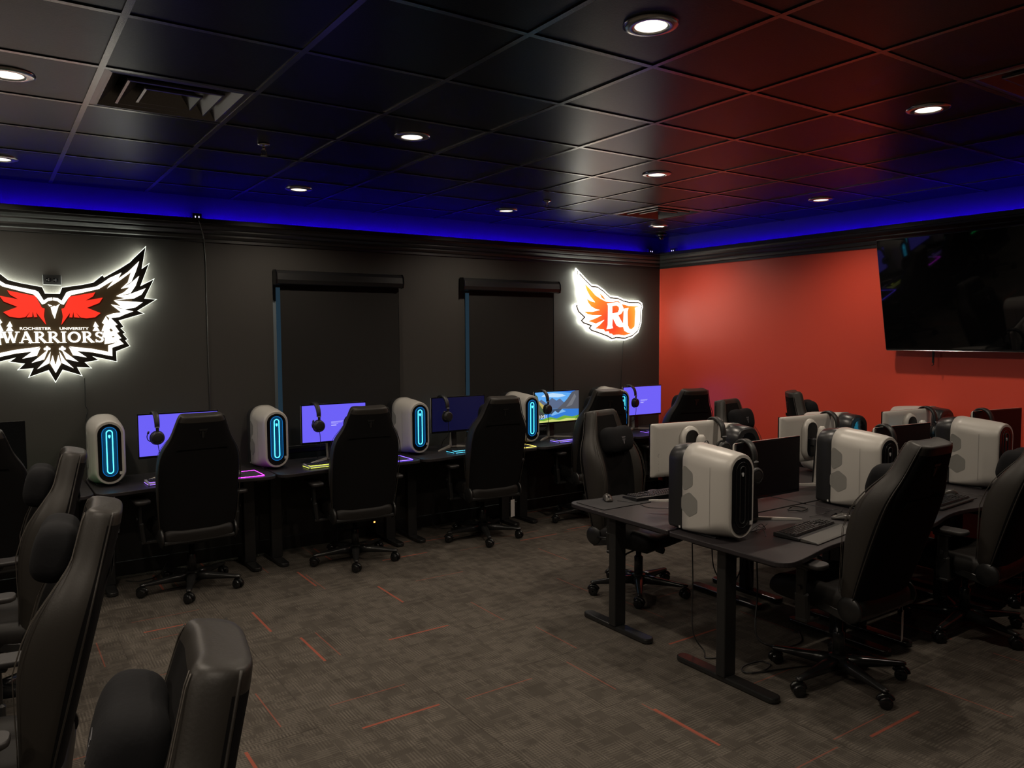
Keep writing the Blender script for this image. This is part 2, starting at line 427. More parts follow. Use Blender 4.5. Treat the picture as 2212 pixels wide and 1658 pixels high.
b2 = bmesh.new(); b2.from_mesh(ring_me); bmesh.ops.delete(b2, geom=[f for f in b2.faces if len(f.verts) > 4], context='FACES_ONLY'); b2.to_mesh(ring_me); b2.free()
lens_me = MB().revolve([(.043, .052), (.03, .047), (.001, .045)], 32).mesh('lens')
dl_first = None; BULBS = []
for key, (x, y) in LIGHTS.items():
    lab = names.get(key) or 'recessed downlight in the ceiling, ' + extra[key]
    if dl_first is None:
        t = dl_first = thing('downlight', lab, 'ceiling light', (x, y, CZ), 0, 'recessed downlights')
        obj('trim_ring', ring_me, M_trimring, t); obj('baffle', baf_me, M_baffle, t); obj('lens', lens_me, M_lens_off, t)
    else: t = dup(dl_first, (x, y, CZ), 0, lab)
    if key in LIT:
        if key not in PERIM: setmat(kids(t, 'lens')[0], M_lens_on)
        BULBS.append((t, key))
for t, key in BULBS:
    l = bpy.data.objects.new('downlight_bulb', lamp_perim if key in PERIM else lamp_data); COL.objects.link(l); l.parent = t; l.location = (0, 0, -.012)

# air diffusers
def diffuser(cx, cy, label, first=[]):
    if first: return dup(first[0], (cx, cy, CZ), 0, label)
    t = thing('ceiling_vent', label, 'air vent', (cx, cy, CZ), 0, 'square air diffusers'); first.append(t)
    def ring(m, a, z0, c, z1):
        v = [(sx*a, sy*a, z0) for sx, sy in ((-1,-1),(1,-1),(1,1),(-1,1))] + [(sx*c, sy*c, z1) for sx, sy in ((-1,-1),(1,-1),(1,1),(-1,1))]
        m._new(v, [(k, (k+1) % 4, 4+(k+1) % 4, 4+k) for k in range(4)])
    f = MB(); h = SX/2-.006
    ring(f, h, .002, h-.030, .0); ring(f, h-.030, 0, h-.030, .07)
    f.box((0, 0, .16), (SX, SX, .01));  # unseen backing box, added with its sides to block sky light
    for s in (-1, 1): f.box((s*SX/2, 0, .08), (.004, SX, .15)); f.box((0, s*SX/2, .08), (SX, .004, .15))
    obj('vent_frame', f, M_diff, t, recalc=False)
    for k, (a, c, z0, z1) in enumerate(((.262, .196, -.002, .072), (.186, .120, -.004, .066), (.110, .052, -.006, .058))):
        m = MB(); ring(m, a, z0, c, z1); ring(m, a+.010, z0+.002, a, z0); ring(m, a+.010, z0+.002, a+.010, z0+.012); ring(m, a-.004, z0+.010, c-.004, z1+.008)
        if k == 2: m.cyl((0, 0, .040), (0, 0, .046), .055, n=24); m.box((0, 0, .052), (.1, .1, .008))
        obj('louver', m, M_diff, t, recalc=False)
    return t
for key, lab in zip(VENTS, ('large black square air diffuser at upper left of ceiling', 'small far black air diffuser near the corner of the ceiling', 'dark air diffuser at upper right of the ceiling')):
    diffuser(*tile_c(*key), lab)

# sprinkler heads
def sprinkler(x, y, label):
    t = thing('ceiling_sprinkler', label, 'sprinkler', (x, y, CZ), 0, 'ceiling sprinklers')
    obj('escutcheon', MB().revolve([(.034, .004), (.034, -.004), (.02, -.008), (.012, -.012)], 24), M_chrome, t)
    m = MB().cyl((0, 0, -.008), (0, 0, -.03), .009, .007)
    for s in (-1, 1): m.tube([(s*.009, 0, -.028), (s*.016, 0, -.042), (s*.010, 0, -.056), (0, 0, -.062)], .0025)
    obj('sprinkler_body', m, M_chrome, t)
    d = MB().cyl((0, 0, -.062), (0, 0, -.064), .016, n=16)
    for k in range(10):
        a = k*math.pi/5; d.box((.018*math.cos(a), .018*math.sin(a), -.063), (.008, .004, .0016), (0, 0, a))
    obj('deflector', d, M_chrome, t)
sprinkler(1.35, 4.45, 'chrome sprinkler head beside the large air diffuser')
sprinkler(3.81, 5.08, 'chrome sprinkler head left of the far small diffuser')

# dome camera in the corner
t = thing('ceiling_camera', 'small dome security camera on the ceiling in the room corner', 'security camera', (6.12, 6.10, CZ))
obj('camera_base', MB().revolve([(.058, .004), (.058, -.014), (.050, -.022), (.02, -.024)], 32), M_black, t)
obj('camera_dome', MB().sphere((0, 0, -.026), .036, 24, 12), M_blackgloss, t)

# small boxes and leads for the light strips on the ledge at the corner
def adapter(x, y, rz, label):
    t = thing('led_controller', label, 'power adapter', (x, y, 2.668), rz, 'light strip controllers')
    obj('controller_body', MB().box((0, 0, .032), (.075, .045, .062), bev=.005), M_black, t)
    m = MB()
    for k in (-1, 1): m.box((k*.013, -.023, .035), (.006, .003, .012))
    obj('indicator_light', m, emat('white indicator', (.55, .5, 1), 3.0), t)
adapter(6.18, W-.066, 0, 'left black light strip controller box on the corner ledge')
adapter(XR-.066, 6.12, R(-90), 'right black light strip controller box on the corner ledge above red wall')
adapter(1.395, W-.066, 0, 'black light strip controller box on the ledge above the eagle sign')
t = tag(obj('ledge_cord', MB().tube(smooth_path([(6.14, W-.105, 2.70), (6.20, W-.11, 2.672), (6.24, W-.105, 2.676), (6.27, W-.12, 2.673), (6.285, W-.13, 2.675), (XR-.11, 6.22, 2.673), (XR-.105, 6.16, 2.69)]), .003), M_cable), 'thin looped lead between the two controller boxes in the corner', 'cable')
m = MB()
for k in range(9): m.box((6.19+.012*k, W-.098, 2.672+.004*math.sin(k*2.1)), (.005, .003, .004))

# roller blinds
def blind(x0, x1, f0, f1, label):
    t = thing('roller_blind', label, 'blind', ((x0+x1)/2, W, 2.27), 0, 'black roller blinds'); c = (x0+x1)/2
    L = x1-x0
    pr = [(-.088, -.055), (-.098, -.02), (-.092, .03), (-.07, .058), (-.012, .062), (-.012, -.055), (-.05, -.06)]
    m = MB().prism([(q[0], q[1]) for q in pr], -L/2+.012, L/2-.012, 'x'); obj('cassette', m, M_black, t, bevel=.006)
    for s in (-1, 1):
        e = MB().prism([(q[0]*1.02, q[1]*1.06) for q in pr], s*L/2-.012 if s > 0 else -L/2, s*L/2 if s > 0 else -L/2+.012, 'x'); obj('end_cap', e, M_blackgloss, t, bevel=.004)
    obj('blind_fabric', MB().box(((f0+f1)/2-c, -.034, -.73), (f1-f0, .0016, 1.36)), M_blind, t)
    obj('bottom_bar', MB().box(((f0+f1)/2-c, -.034, -1.41), (f1-f0, .014, .03), bev=.004), M_black, t)
blind(1.985, 3.135, 2.036, 3.105, 'wider black roller blind on the charcoal wall, left of the two')
blind(3.755, 4.905, 3.845, 4.850, 'narrower-looking black roller blind nearer the red corner sign')

# wall outlet above the eagle sign
t = thing('wall_outlet', 'black double power outlet on the wall above the eagle sign', 'outlet', (.425, W, 2.195))
obj('cover_plate', MB().box((0, -.004, 0), (.115, .008, .072), bev=.003), M_black, t)
for s in (-1, 1):
    m = MB().prism(rrect(.034, .028, .010, 4, s*.022, 0), -.0105, -.006, 'y'); r_ = obj('receptacle', m, M_blackgloss, t)
    m = MB()
    for q in (-.006, .006): m.box((s*.022, -.0107, q), (.008, .001, .0022))
    m.box((s*.022-.010, -.0107, 0), (.004, .001, .004)); obj('slot', m, mat('slot shine', (.35, .34, .32), .3), r_)

# surface lead from the ledge down the wall
t = tag(obj('wall_cable', MB().tube(smooth_path([(1.405, W-.10, 2.672), (1.41, W-.104, 2.655), (1.435, W-.06, 2.60), (1.452, W-.03, 2.56), (1.462, W-.010, 2.515)]) + [Vector((1.468, W-.008, 2.4)), Vector((1.466, W-.008, 1.6)), Vector((1.470, W-.008, .80))], .0045), mat('painted cable', (.05, .047, .043), .5)), 'thin dark lead running straight down the wall right of the eagle sign', 'cable')

# television
t = thing('television', 'large black wall television tilted down on the red wall', 'television', (6.20, 2.805, 2.10)); TW, TH = 1.672, .925; tilt = math.asin(.19/.92)
Mt = Euler((0, -tilt, 0))
def tvp(nm, mb, m): return obj(nm, mb, m, t, rot=(0, -tilt, 0))
tvp('tv_casing', MB().box((.018, 0, 0), (.036, TW, TH), bev=.006), M_black)
tvp('screen', MB().box((-.0005, 0, .004), (.002, TW-.014, TH-.026)), mat('off screen glass', (.003, .003, .0035), .03, spec=.4))
tvp('bottom_trim', MB().box((.012, 0, -TH/2-.001), (.03, TW-.02, .006), bev=.002), mat('dark chrome trim', (.25, .25, .26), .25, metal=1))
tvp('rear_housing', MB().box((.058, 0, -.14), (.044, TW*.72, TH*.55), bev=.014), M_black)
br = MB().box((.185, 0, 0), (.014, .6, .30)).box((.15, -.2, -.02), (.07, .03, .22)).box((.15, .2, -.02), (.07, .03, .22))
obj('wall_bracket', br, M_black, t)
obj('pull_strap', MB().box((.14, .46, -.49), (.012, .012, .12)).tube([(.14, .46, -.54), (.14, .455, -.565), (.14, .47, -.575)], .003), M_black, t)
AX= 0.42022733665060613
EAGLE= {'outer': [(0.0422, 2.0996), (0.0579, 2.1439), (0.0925, 2.1503), (0.1889, 2.1683), (0.2565, 2.1862), (0.3189, 2.2436), (0.3288, 2.226), (0.4348, 2.2949), (0.5001, 2.342), (0.5235, 2.3691), (0.6164, 2.466), (0.5842, 2.3014), (0.6367, 2.3428), (0.5722, 2.1733), (0.6675, 2.2285), (0.5953, 2.0779), (0.6811, 2.0726), (0.5465, 1.9845), (0.5903, 1.9636), (0.4185, 1.9091), (0.4489, 1.8634), (0.4288, 1.8542), (0.459, 1.8196), (0.4421, 1.8126), (0.4734, 1.7713), (0.4565, 1.7644), (0.4859, 1.7215), (0.3919, 1.6839), (0.3937, 1.6063), (0.2437, 1.6482), (0.28, 1.623), (0.1902, 1.6078), (0.2297, 1.5651), (0.1386, 1.5733), (0.1666, 1.5102), (0.0441, 1.5569), (-0.0034, 1.4685)], 'band': [(0.003, 2.0684), (0.0304, 2.0657), (0.0544, 2.0473), (0.0849, 2.1061), (0.1031, 2.1168), (0.1877, 2.1341), (0.2738, 2.1537), (0.3054, 2.1754), (0.2948, 2.1392), (0.1868, 2.1087), (0.114, 2.0892), (0.0942, 2.0671), (0.0652, 2.0211), (0.0478, 2.0269), (0.0296, 2.0441), (0.0023, 2.0503)], 'f1': [(0.2737, 2.1503), (0.3117, 2.1791), (0.3597, 2.2174), (0.4412, 2.2602), (0.4161, 2.2125), (0.3447, 2.1434), (0.3907, 2.206), (0.2918, 2.1391)], 'f2': [(0.3447, 2.1434), (0.4259, 2.2212), (0.4848, 2.2669), (0.5616, 2.3478), (0.5378, 2.2747), (0.5049, 2.1959), (0.4347, 2.1431), (0.4823, 2.1916), (0.5053, 2.2663), (0.4252, 2.2002)], 'f3': [(0.4347, 2.1431), (0.4914, 2.1779), (0.5581, 2.2402), (0.5331, 2.1686), (0.4956, 2.111), (0.4025, 2.0898), (0.4543, 2.1184), (0.494, 2.1568)], 'f4': [(0.4024, 2.0884), (0.4857, 2.1023), (0.5989, 2.1506), (0.57, 2.1044), (0.5203, 2.0749), (0.3856, 2.0573), (0.4592, 2.0749)], 'f5': [(0.3856, 2.0566), (0.4584, 2.0524), (0.5759, 2.0469), (0.5278, 2.0091), (0.4564, 1.9918), (0.3657, 2.0276), (0.4316, 2.0147)], 'f6': [(0.3675, 2.0255), (0.4247, 1.997), (0.5106, 1.9784), (0.4552, 1.9566), (0.3742, 1.9614), (0.4314, 1.9704)], 'f7': [(0.3316, 1.9449), (0.3792, 1.9628), (0.4585, 1.9587), (0.4163, 1.9365), (0.3529, 1.9276)], 'lower': [(0.3532, 1.9367), (0.4017, 1.8809), (0.3838, 1.8739), (0.4126, 1.8282), (0.3946, 1.8212), (0.4238, 1.7823), (0.4058, 1.7754), (0.4377, 1.7398), (0.3612, 1.7126), (0.361, 1.6507), (0.2326, 1.6818), (0.1357, 1.6931), (0.0901, 1.7253), (0.1366, 1.7192), (0.2335, 1.7067), (0.3363, 1.6828), (0.3379, 1.729), (0.3986, 1.7508), (0.3682, 1.7862), (0.3834, 1.7896), (0.357, 1.8283), (0.3736, 1.8353), (0.3401, 1.8843)], 'tree_big': [(0.3283, 1.94), (0.3488, 1.8983), (0.3381, 1.8968), (0.3565, 1.8507), (0.3451, 1.8479), (0.3749, 1.7988), (0.3597, 1.7961), (0.3922, 1.7509), (0.3139, 1.7405), (0.318, 1.7866), (0.2994, 1.7902), (0.3133, 1.8319), (0.2986, 1.8368), (0.3163, 1.8828), (0.3031, 1.8946)], 'tree_small': [(0.2588, 1.9013), (0.2792, 1.8667), (0.2674, 1.866), (0.2843, 1.8355), (0.2411, 1.8356), (0.2562, 1.8632), (0.2453, 1.8667)], 'tail0': [(-0.0008, 1.5406), (-0.0322, 1.608), (-0.015, 1.6638), (-0.0, 1.5922), (0.0203, 1.6651), (0.0334, 1.6049)], 'tail1': [(0.1108, 1.57), (0.0372, 1.6103), (0.0271, 1.6901), (0.0569, 1.6316)], 'tail2': [(0.1425, 1.6145), (0.0678, 1.6369), (0.0407, 1.7055), (0.0924, 1.6582)], 'tail3': [(0.1958, 1.6451), (0.1105, 1.6633), (0.0875, 1.7199), (0.1357, 1.6931)], 'red': [(0.1029, 2.0774), (0.2662, 2.1122), (0.251, 2.0828), (0.203, 2.0523), (0.3131, 2.0753), (0.2894, 2.0367), (0.2103, 2.0009), (0.2949, 1.964), (0.2599, 1.9339), (0.2045, 1.9252), (0.1672, 1.9318), (0.1355, 1.9725), (0.161, 1.9297), (0.1275, 1.9328), (0.1229, 1.9723), (0.1155, 1.9314), (0.0976, 1.9326), (0.1036, 1.9653), (0.047, 1.8793), (0.058, 1.9377), (0.0512, 1.9918), (0.0679, 1.9974)], 'eye_r': [(0.0195, 2.0102), (0.0418, 2.0254), (0.0329, 2.0077)], 'eye_l': [(-0.0312, 2.0228), (-0.0055, 2.0125), (-0.0214, 2.0069)], 'beak': [(-0.0141, 2.0009), (0.0061, 2.0113), (0.0317, 2.005), (0.017, 1.9576), (0.0075, 1.9218), (-0.0058, 1.9574)], 'claw_l0': [(-0.0517, 1.7097), (-0.056, 1.7016), (-0.0641, 1.7017), (-0.0678, 1.7099), (-0.0635, 1.718), (-0.0554, 1.7179)], 'claw_l1': [(-0.0384, 1.7216), (-0.0428, 1.7135), (-0.0509, 1.7136), (-0.0547, 1.7218), (-0.0503, 1.7299), (-0.0422, 1.7298)], 'claw_l2': [(-0.026, 1.7106), (-0.0304, 1.7025), (-0.0386, 1.7026), (-0.0423, 1.7109), (-0.038, 1.719), (-0.0298, 1.7189)], 'claw_l3': [(-0.0391, 1.7041), (-0.0435, 1.696), (-0.0516, 1.6961), (-0.0553, 1.7043), (-0.051, 1.7124), (-0.0429, 1.7123)], 'claw_r0': [(0.0408, 1.7083), (0.0363, 1.7001), (0.0281, 1.7002), (0.0243, 1.7085), (0.0287, 1.7167), (0.0369, 1.7166)], 'claw_r1': [(0.0542, 1.7203), (0.0498, 1.7121), (0.0415, 1.7122), (0.0377, 1.7205), (0.0421, 1.7287), (0.0504, 1.7286)], 'claw_r2': [(0.0669, 1.7092), (0.0624, 1.701), (0.0541, 1.7012), (0.0503, 1.7095), (0.0547, 1.7177), (0.063, 1.7176)], 'claw_r3': [(0.0536, 1.7026), (0.0491, 1.6944), (0.0408, 1.6946), (0.037, 1.7029), (0.0414, 1.7111), (0.0497, 1.7109)]}
RUX= 5.599089449570552
RU= {'outer': [(-0.4577, 2.4809), (-0.3512, 2.3972), (-0.2471, 2.3181), (-0.166, 2.3132), (-0.0756, 2.2675), (0.0161, 2.2042), (0.1256, 2.1985), (0.2025, 2.1736), (0.2889, 2.1594), (0.429, 2.1603), (0.4824, 2.1342), (0.4961, 2.089), (0.4786, 2.0531), (0.4752, 1.92), (0.4317, 1.8097), (0.344, 1.7518), (0.2225, 1.7206), (0.1026, 1.7312), (0.0351, 1.7172), (-0.032, 1.7481), (-0.1644, 1.7865), (-0.262, 1.8117), (-0.3144, 1.8551), (-0.2984, 1.8705), (-0.3743, 1.8919), (-0.4219, 1.9346), (-0.3824, 1.9685), (-0.4456, 2.0138), (-0.477, 2.0803), (-0.4653, 2.117), (-0.3667, 2.1004), (-0.4222, 2.2152), (-0.4144, 2.2702), (-0.4498, 2.3602), (-0.4655, 2.4564)], 'orange': [(-0.3471, 2.3149), (-0.2791, 2.2649), (-0.2063, 2.2021), (-0.1328, 2.1665), (-0.0585, 2.1394), (0.0331, 2.1386), (0.1174, 2.1478), (0.1772, 2.1159), (0.2633, 2.0983), (0.4295, 2.0958), (0.4177, 1.9069), (0.3786, 1.8292), (0.2827, 1.7908), (0.2049, 1.7752), (0.1193, 1.7852), (0.0432, 1.7792), (0.0347, 1.7919), (-0.0072, 1.7971), (-0.0173, 1.8204), (-0.0656, 1.8174), (-0.0864, 1.8413), (-0.2054, 1.852), (-0.1401, 1.8925), (-0.0744, 1.9459), (-0.1974, 1.9035), (-0.3025, 1.9291), (-0.1975, 1.9607), (-0.1158, 1.9924), (-0.2463, 1.9925), (-0.3107, 2.0029), (-0.3586, 2.0301), (-0.2464, 2.0283), (-0.1406, 2.0482), (-0.1978, 2.0568), (-0.2626, 2.0837), (-0.2989, 2.12), (-0.323, 2.1625), (-0.2708, 2.139), (-0.2061, 2.1279), (-0.279, 2.1942), (-0.3191, 2.2484)], 'sliver': [(-0.1453, 2.2252), (-0.1, 2.1952), (-0.0569, 2.1506), (-0.1164, 2.1781)], 'R': [(-0.0435, 2.1184), (0.1005, 2.1367), (0.1601, 2.1188), (0.1843, 2.0779), (0.1776, 2.0397), (0.1522, 2.0108), (0.1114, 1.9946), (0.1698, 1.9156), (0.2189, 1.8902), (0.2104, 1.871), (0.1359, 1.8665), (0.0934, 1.8836), (0.0322, 1.9749), (0.0259, 1.8866), (0.0361, 1.8551), (-0.0491, 1.845), (-0.0326, 1.8865), (-0.0293, 2.0936)], 'R_hole': [(0.025, 2.0932), (0.088, 2.1005), (0.1178, 2.0833), (0.1221, 2.058), (0.1053, 2.0262), (0.0253, 2.0127)], 'U': [(0.1843, 2.0652), (0.2609, 2.0759), (0.2464, 2.0342), (0.2517, 1.8871), (0.2736, 1.8486), (0.3171, 1.8441), (0.3589, 1.8744), (0.3683, 2.0356), (0.3609, 2.0805), (0.4313, 2.0913), (0.4165, 2.0555), (0.4221, 1.9069), (0.3961, 1.8421), (0.3349, 1.8035), (0.2652, 1.8025), (0.2089, 1.8263), (0.1915, 1.8627), (0.2216, 1.8742), (0.1913, 1.9061), (0.1965, 2.0336)]}
# ------------------------------------------------------------------ illuminated wall signs
M_neon = emat('white sign light', (1.0, 0.97, 0.86), 2.6)
M_neon2 = emat('warm white sign light', (1.0, 0.95, 0.82), 4.0)
M_rim = emat('sign rim light', (.95, 1.0, .86), 1.6)
M_halo = emat('sign halo light', (0.95, 1.0, 0.86), 55.0)
M_signblack = mat('black sign acrylic', (.016, .013, .010), .3)
M_signbrown = mat('brown-black sign face', (.030, .022, .012), .4)
M_signred = emat('red lit acrylic', (1.0, .028, .012), 1.15)
mir = lambda P: [(-x, z) for x, z in P]
t = thing('eagle_sign', 'backlit black, white and red eagle sign reading WARRIORS, on the charcoal wall', 'sign', (AX, W, 0))
OUT = EAGLE['outer'] + [(-x, z) for x, z in reversed(EAGLE['outer'][:-1])]
obj('backlight_halo', MB().prism(inset(OUT, .012), -.030, -.022, 'y'), M_halo, t)
obj('rim', MB().prism(OUT, -.048, -.032, 'y'), M_rim, t)
obj('black_face', MB().prism(inset(OUT, .004), -.056, -.046, 'y'), M_signblack, t)
IN = [(0, 2.06), (.06, 2.035), (.10, 2.085), (.27, 2.145), (.45, 2.245), (.53, 2.31), (.50, 2.20), (.47, 2.12), (.51, 2.06), (.46, 2.02), (.40, 1.96), (.36, 1.93), (.40, 1.85), (.42, 1.78), (.345, 1.70), (.345, 1.66), (.15, 1.69), (.05, 1.61), (0, 1.55)]
obj('brown_light_tint', MB().prism(IN + [(-x, z) for x, z in reversed(IN[1:-1])], -.0568, -.050, 'y'), mat('brown light tint', (.075, .050, .024), .4), t)  # brown here is reflected light on the black face, put into the colour
for side, f in (('r', lambda P: P), ('l', mir)):
    wh = MB()
    for k in ('band', 'lower', 'f1', 'f2', 'f3', 'f4', 'f5', 'f6', 'f7'): wh.prism(f(EAGLE[k]), -.066, -.055, 'y')
    obj('white_feathers', wh, M_neon, t)
    obj('red_wing', MB().prism(f(EAGLE['red']), -.064, -.055, 'y'), M_signred, t)
    for k in ('tree_big', 'tree_small'): obj('pine_tree', MB().prism(f(EAGLE[k]), -.067, -.055, 'y'), M_neon, t)
tl = MB()
tl.prism(EAGLE['tail0'], -.066, -.055, 'y')
for k in ('tail1', 'tail2', 'tail3'):
    tl.prism(EAGLE[k], -.066, -.055, 'y'); tl.prism(mir(EAGLE[k]), -.066, -.055, 'y')
obj('tail_feathers', tl, M_neon, t)
hd = MB()
for k in ('eye_r', 'eye_l', 'beak'): hd.prism(EAGLE[k], -.066, -.055, 'y')
obj('eagle_face', hd, M_neon, t)
cl = MB()
for k in EAGLE:
    if k.startswith('claw'): cl.prism(EAGLE[k], -.066, -.055, 'y')
obj('talons', cl, M_neon, t)
# serif capitals built as strokes: unit height 1
def bar(x0, z0, x1, z1, w): 
    d = Vector((x1-x0, z1-z0)).normalized(); n = Vector((-d.y, d.x))*w/2
    return [(x0+n.x, z0+n.y), (x0-n.x, z0-n.y), (x1-n.x, z1-n.y), (x1+n.x, z1+n.y)]
def hb(x0, x1, z, h=.07): return [(x0, z), (x1, z), (x1, z+h), (x0, z+h)]
def arc(cx, cz, rx, rz, a0, a1, w, n=14):
    o_ = []; i_ = []
    for k in range(n+1):
        a = R(a0+(a1-a0)*k/n); c, s = math.cos(a), math.sin(a)
        o_.append((cx+(rx+w/2)*c, cz+(rz+w/2*.8)*s)); i_.append((cx+(rx-w/2)*c, cz+(rz-w/2*.8)*s))
    return o_ + list(reversed(i_))
GL = {
 'W': (1.20, [bar(.22, .97, .46, .03, .19), bar(.46, .03, .68, .90, .09), bar(.62, .97, .88, .03, .19), bar(.88, .03, 1.12, .97, .09), hb(.06, .40, .93), hb(.50, .78, .93), hb(.98, 1.28, .93)]),
 'A': (1.02, [bar(.16, .0, .50, 1.0, .10), bar(.48, 1.0, .84, .0, .20), hb(.30, .70, .30), hb(.02, .32, 0), hb(.64, 1.02, 0)]),
 'R': (.92, [bar(.20, 0, .20, 1, .19), arc(.38, .74, .24, .21, 90, -90, .15), hb(.2, .40, .92), hb(.2, .40, .47), bar(.40, .52, .78, .02, .19), hb(.03, .38, 0), hb(.66, .92, 0), hb(.03, .2, .93)]),
 'I': (.44, [bar(.22, 0, .22, 1, .19), hb(.04, .40, 0), hb(.04, .40, .93)]),
 'O': (1.04, [arc(.52, .50, .37, .42, 0, 360, .18, 32)]),
 'S': (.74, [arc(.37, .73, .21, .19, 20, 270, .15), arc(.37, .27, .23, .20, 90, -160, .16), bar(.58, .98, .58, .74, .05), bar(.13, .03, .13, .30, .05)]),
}
word = 'WARRIORS'; tot = sum(GL[c][0] for c in word); x = -.318; H_ = .079; k = .632/tot
lt = []
for c in word:
    m = MB()
    w_, polys = GL[c]
    for q, P in enumerate(polys): m.prism([(x+a*k, 1.752+b*H_*(1.0)) for a, b in P], -.0685-.0003*q, -.056, 'y')
    o = obj('letter', m, M_neon, t); x += w_*k
me = text_mesh('small_lettering', 'ROCHESTER', .0265, 'CENTER', .003)
o = obj('small_lettering', me, M_neon, t, (-.112, -.060, 1.8435), (R(90), 0, 0)); o.scale = (1.28, 1, 1)
me = text_mesh('small_lettering', 'UNIVERSITY', .0265, 'CENTER', .003)
o = obj('small_lettering', me, M_neon, t, (.124, -.060, 1.8435), (R(90), 0, 0)); o.scale = (1.28, 1, 1)

# RU sign
def flame_mat():
    m = emat('flame gradient acrylic', (1, .2, .02), 1.15); nt = m.node_tree; b = nt.nodes['Principled BSDF']
    tc = nt.nodes.new('ShaderNodeTexCoord'); mp = nt.nodes.new('ShaderNodeVectorMath'); mp.operation = 'DISTANCE'; mp.inputs[1].default_value = (.02, 0, 1.92)
    nt.links.new(tc.outputs['Object'], mp.inputs[0]); rp = nt.nodes.new('ShaderNodeValToRGB')
    rp.color_ramp.elements[0].position = .10; rp.color_ramp.elements[0].color = (1.0, .055, .016, 1)
    rp.color_ramp.elements[1].position = .52; rp.color_ramp.elements[1].color = (1.0, .62, .05, 1)
    e = rp.color_ramp.elements.new(.27); e.color = (1.0, .20, .02, 1)
    nt.links.new(mp.outputs['Value'], rp.inputs['Fac']); nt.links.new(rp.outputs['Color'], b.inputs['Emission Color']); return m
M_flame = flame_mat()
t = thing('wing_letter_sign', 'backlit white and orange flaming wing sign reading RU, by the red corner', 'sign', (RUX, W, 0))
O2 = RU['outer']
obj('backlight_halo', MB().prism(inset(O2, .012), -.030, -.022, 'y'), M_halo, t)
obj('rim', MB().prism(O2, -.048, -.032, 'y'), M_neon2, t)
obj('dark_channel', MB().prism(inset(O2, .016), -.052, -.046, 'y'), mat('sign channel', (.06, .05, .035), .4), t)
obj('white_face', MB().prism(inset(O2, .031), -.057, -.051, 'y'), M_neon2, t)
obj('flame_wing', MB().prism(RU['orange'], -.062, -.056, 'y').prism(RU['sliver'], -.062, -.056, 'y'), M_flame, t)
r_ = obj('letter', MB().prism(RU['R'], -.068, -.061, 'y'), M_neon, t)
obj('letter_opening', MB().prism(RU['R_hole'], -.0695, -.066, 'y'), M_flame, r_)
obj('letter', MB().prism(RU['U'], -.0684, -.061, 'y'), M_neon, t)
tag(obj('sign_cable', MB().tube(smooth_path([(5.835, W-.02, 1.72), (5.838, W-.006, 1.66), (5.832, W-.006, 1.50), (5.815, W-.008, 1.32), (5.80, W-.008, 1.0), (5.80, W-.02, .80)]), .003), M_cable), 'thin black lead hanging below the flaming wing sign', 'cable')
tag(obj('sign_cable', MB().tube(smooth_path([(.60, W-.02, 1.50), (.602, W-.006, 1.42), (.60, W-.006, 1.30), (.615, W-.006, 1.26), (.598, W-.008, 1.18), (.60, W-.008, .9), (.60, W-.02, .78)]), .003), M_cable), 'thin black lead hanging below the eagle sign', 'cable')
# ------------------------------------------------------------------ furniture materials
M_fab = mat('black chair fabric', (.0055, .005, .005), .9, spec=.10, bump=(500, .35, .0012))
M_lea = mat('black chair leatherette', (.022, .019, .016), .48, spec=.34, bump=(160, .22, .0015))
M_seam = mat('chair seam thread', (.050, .042, .034), .6)
M_pil = mat('black velvet pillow', (.007, .007, .008), .9, spec=.2, bump=(90, .3, .003))
M_blk = mat('black powder coat', (.012, .012, .012), .38, noise=(60, .06))
M_base = mat('black aluminium base', (.014, .014, .014), .24, noise=(30, .04))
M_wheel = mat('black caster shell', (.008, .008, .008), .14)
M_emb = mat('grey emblem thread', (.10, .10, .11), .5)
M_pad = mat('black armrest pad', (.020, .018, .018), .5)
M_tag = mat('white paper tag', (.42, .41, .39), .8)
M_desk = mat('black desk laminate', (.020, .0170, .0185), .45, spec=.32, bump=(400, .12, .001))
M_edge = mat('black desk edge', (.012, .011, .011), .45)
M_white = mat('white case plastic', (.43, .41, .38), .38, noise=(20, .04))
M_vent = mat('grey vent mesh', (.20, .195, .18), .6, bump=(900, .6, .002))
M_case = mat('black case plastic', (.016, .016, .017), .34, noise=(30, .05))
M_cyan = emat('cyan case light', (.0, .30, 1.0), .8)
M_cyan2 = emat('bright cyan case light', (.05, .66, 1.0), 4.5)
M_cyan_dim = mat('cyan-lit trough', (.01, .05, .09), .25, emit=(0, .13, .40), strength=.16)
M_off = mat('unlit light guide', (.016, .016, .017), .3)
M_trough = mat('dark trough', (.006, .006, .007), .15)
M_scr_off = mat('dark screen', (.003, .003, .004), .38, spec=.25)
M_scr_blue = mat('nearly black blue screen', (.003, .003, .005), .2, emit=srgb(14, 14, 46), strength=1.0)
M_scr_pur = mat('lavender lit screen', (.01, .01, .02), .25, emit=srgb(108, 96, 246), strength=1.0)
M_scr_txt = emat('pale screen lettering', srgb(190, 185, 255), 1.0)
M_key = mat('black key caps', (.018, .017, .018), .45)
M_kb = mat('black keyboard body', (.012, .012, .013), .4)
M_silver = mat('grey keyboard body', (.30, .30, .31), .4)
M_palm = mat('grey palm rest', (.075, .072, .068), .55)
M_mouse = mat('dark mouse shell', (.040, .036, .032), .33)
M_cloth = mat('mouse pad cloth', (.020, .019, .021), .85, bump=(900, .3, .001))
M_head = mat('black headset', (.012, .012, .012), .45)
M_cush = mat('black ear cushion', (.010, .010, .010), .8)

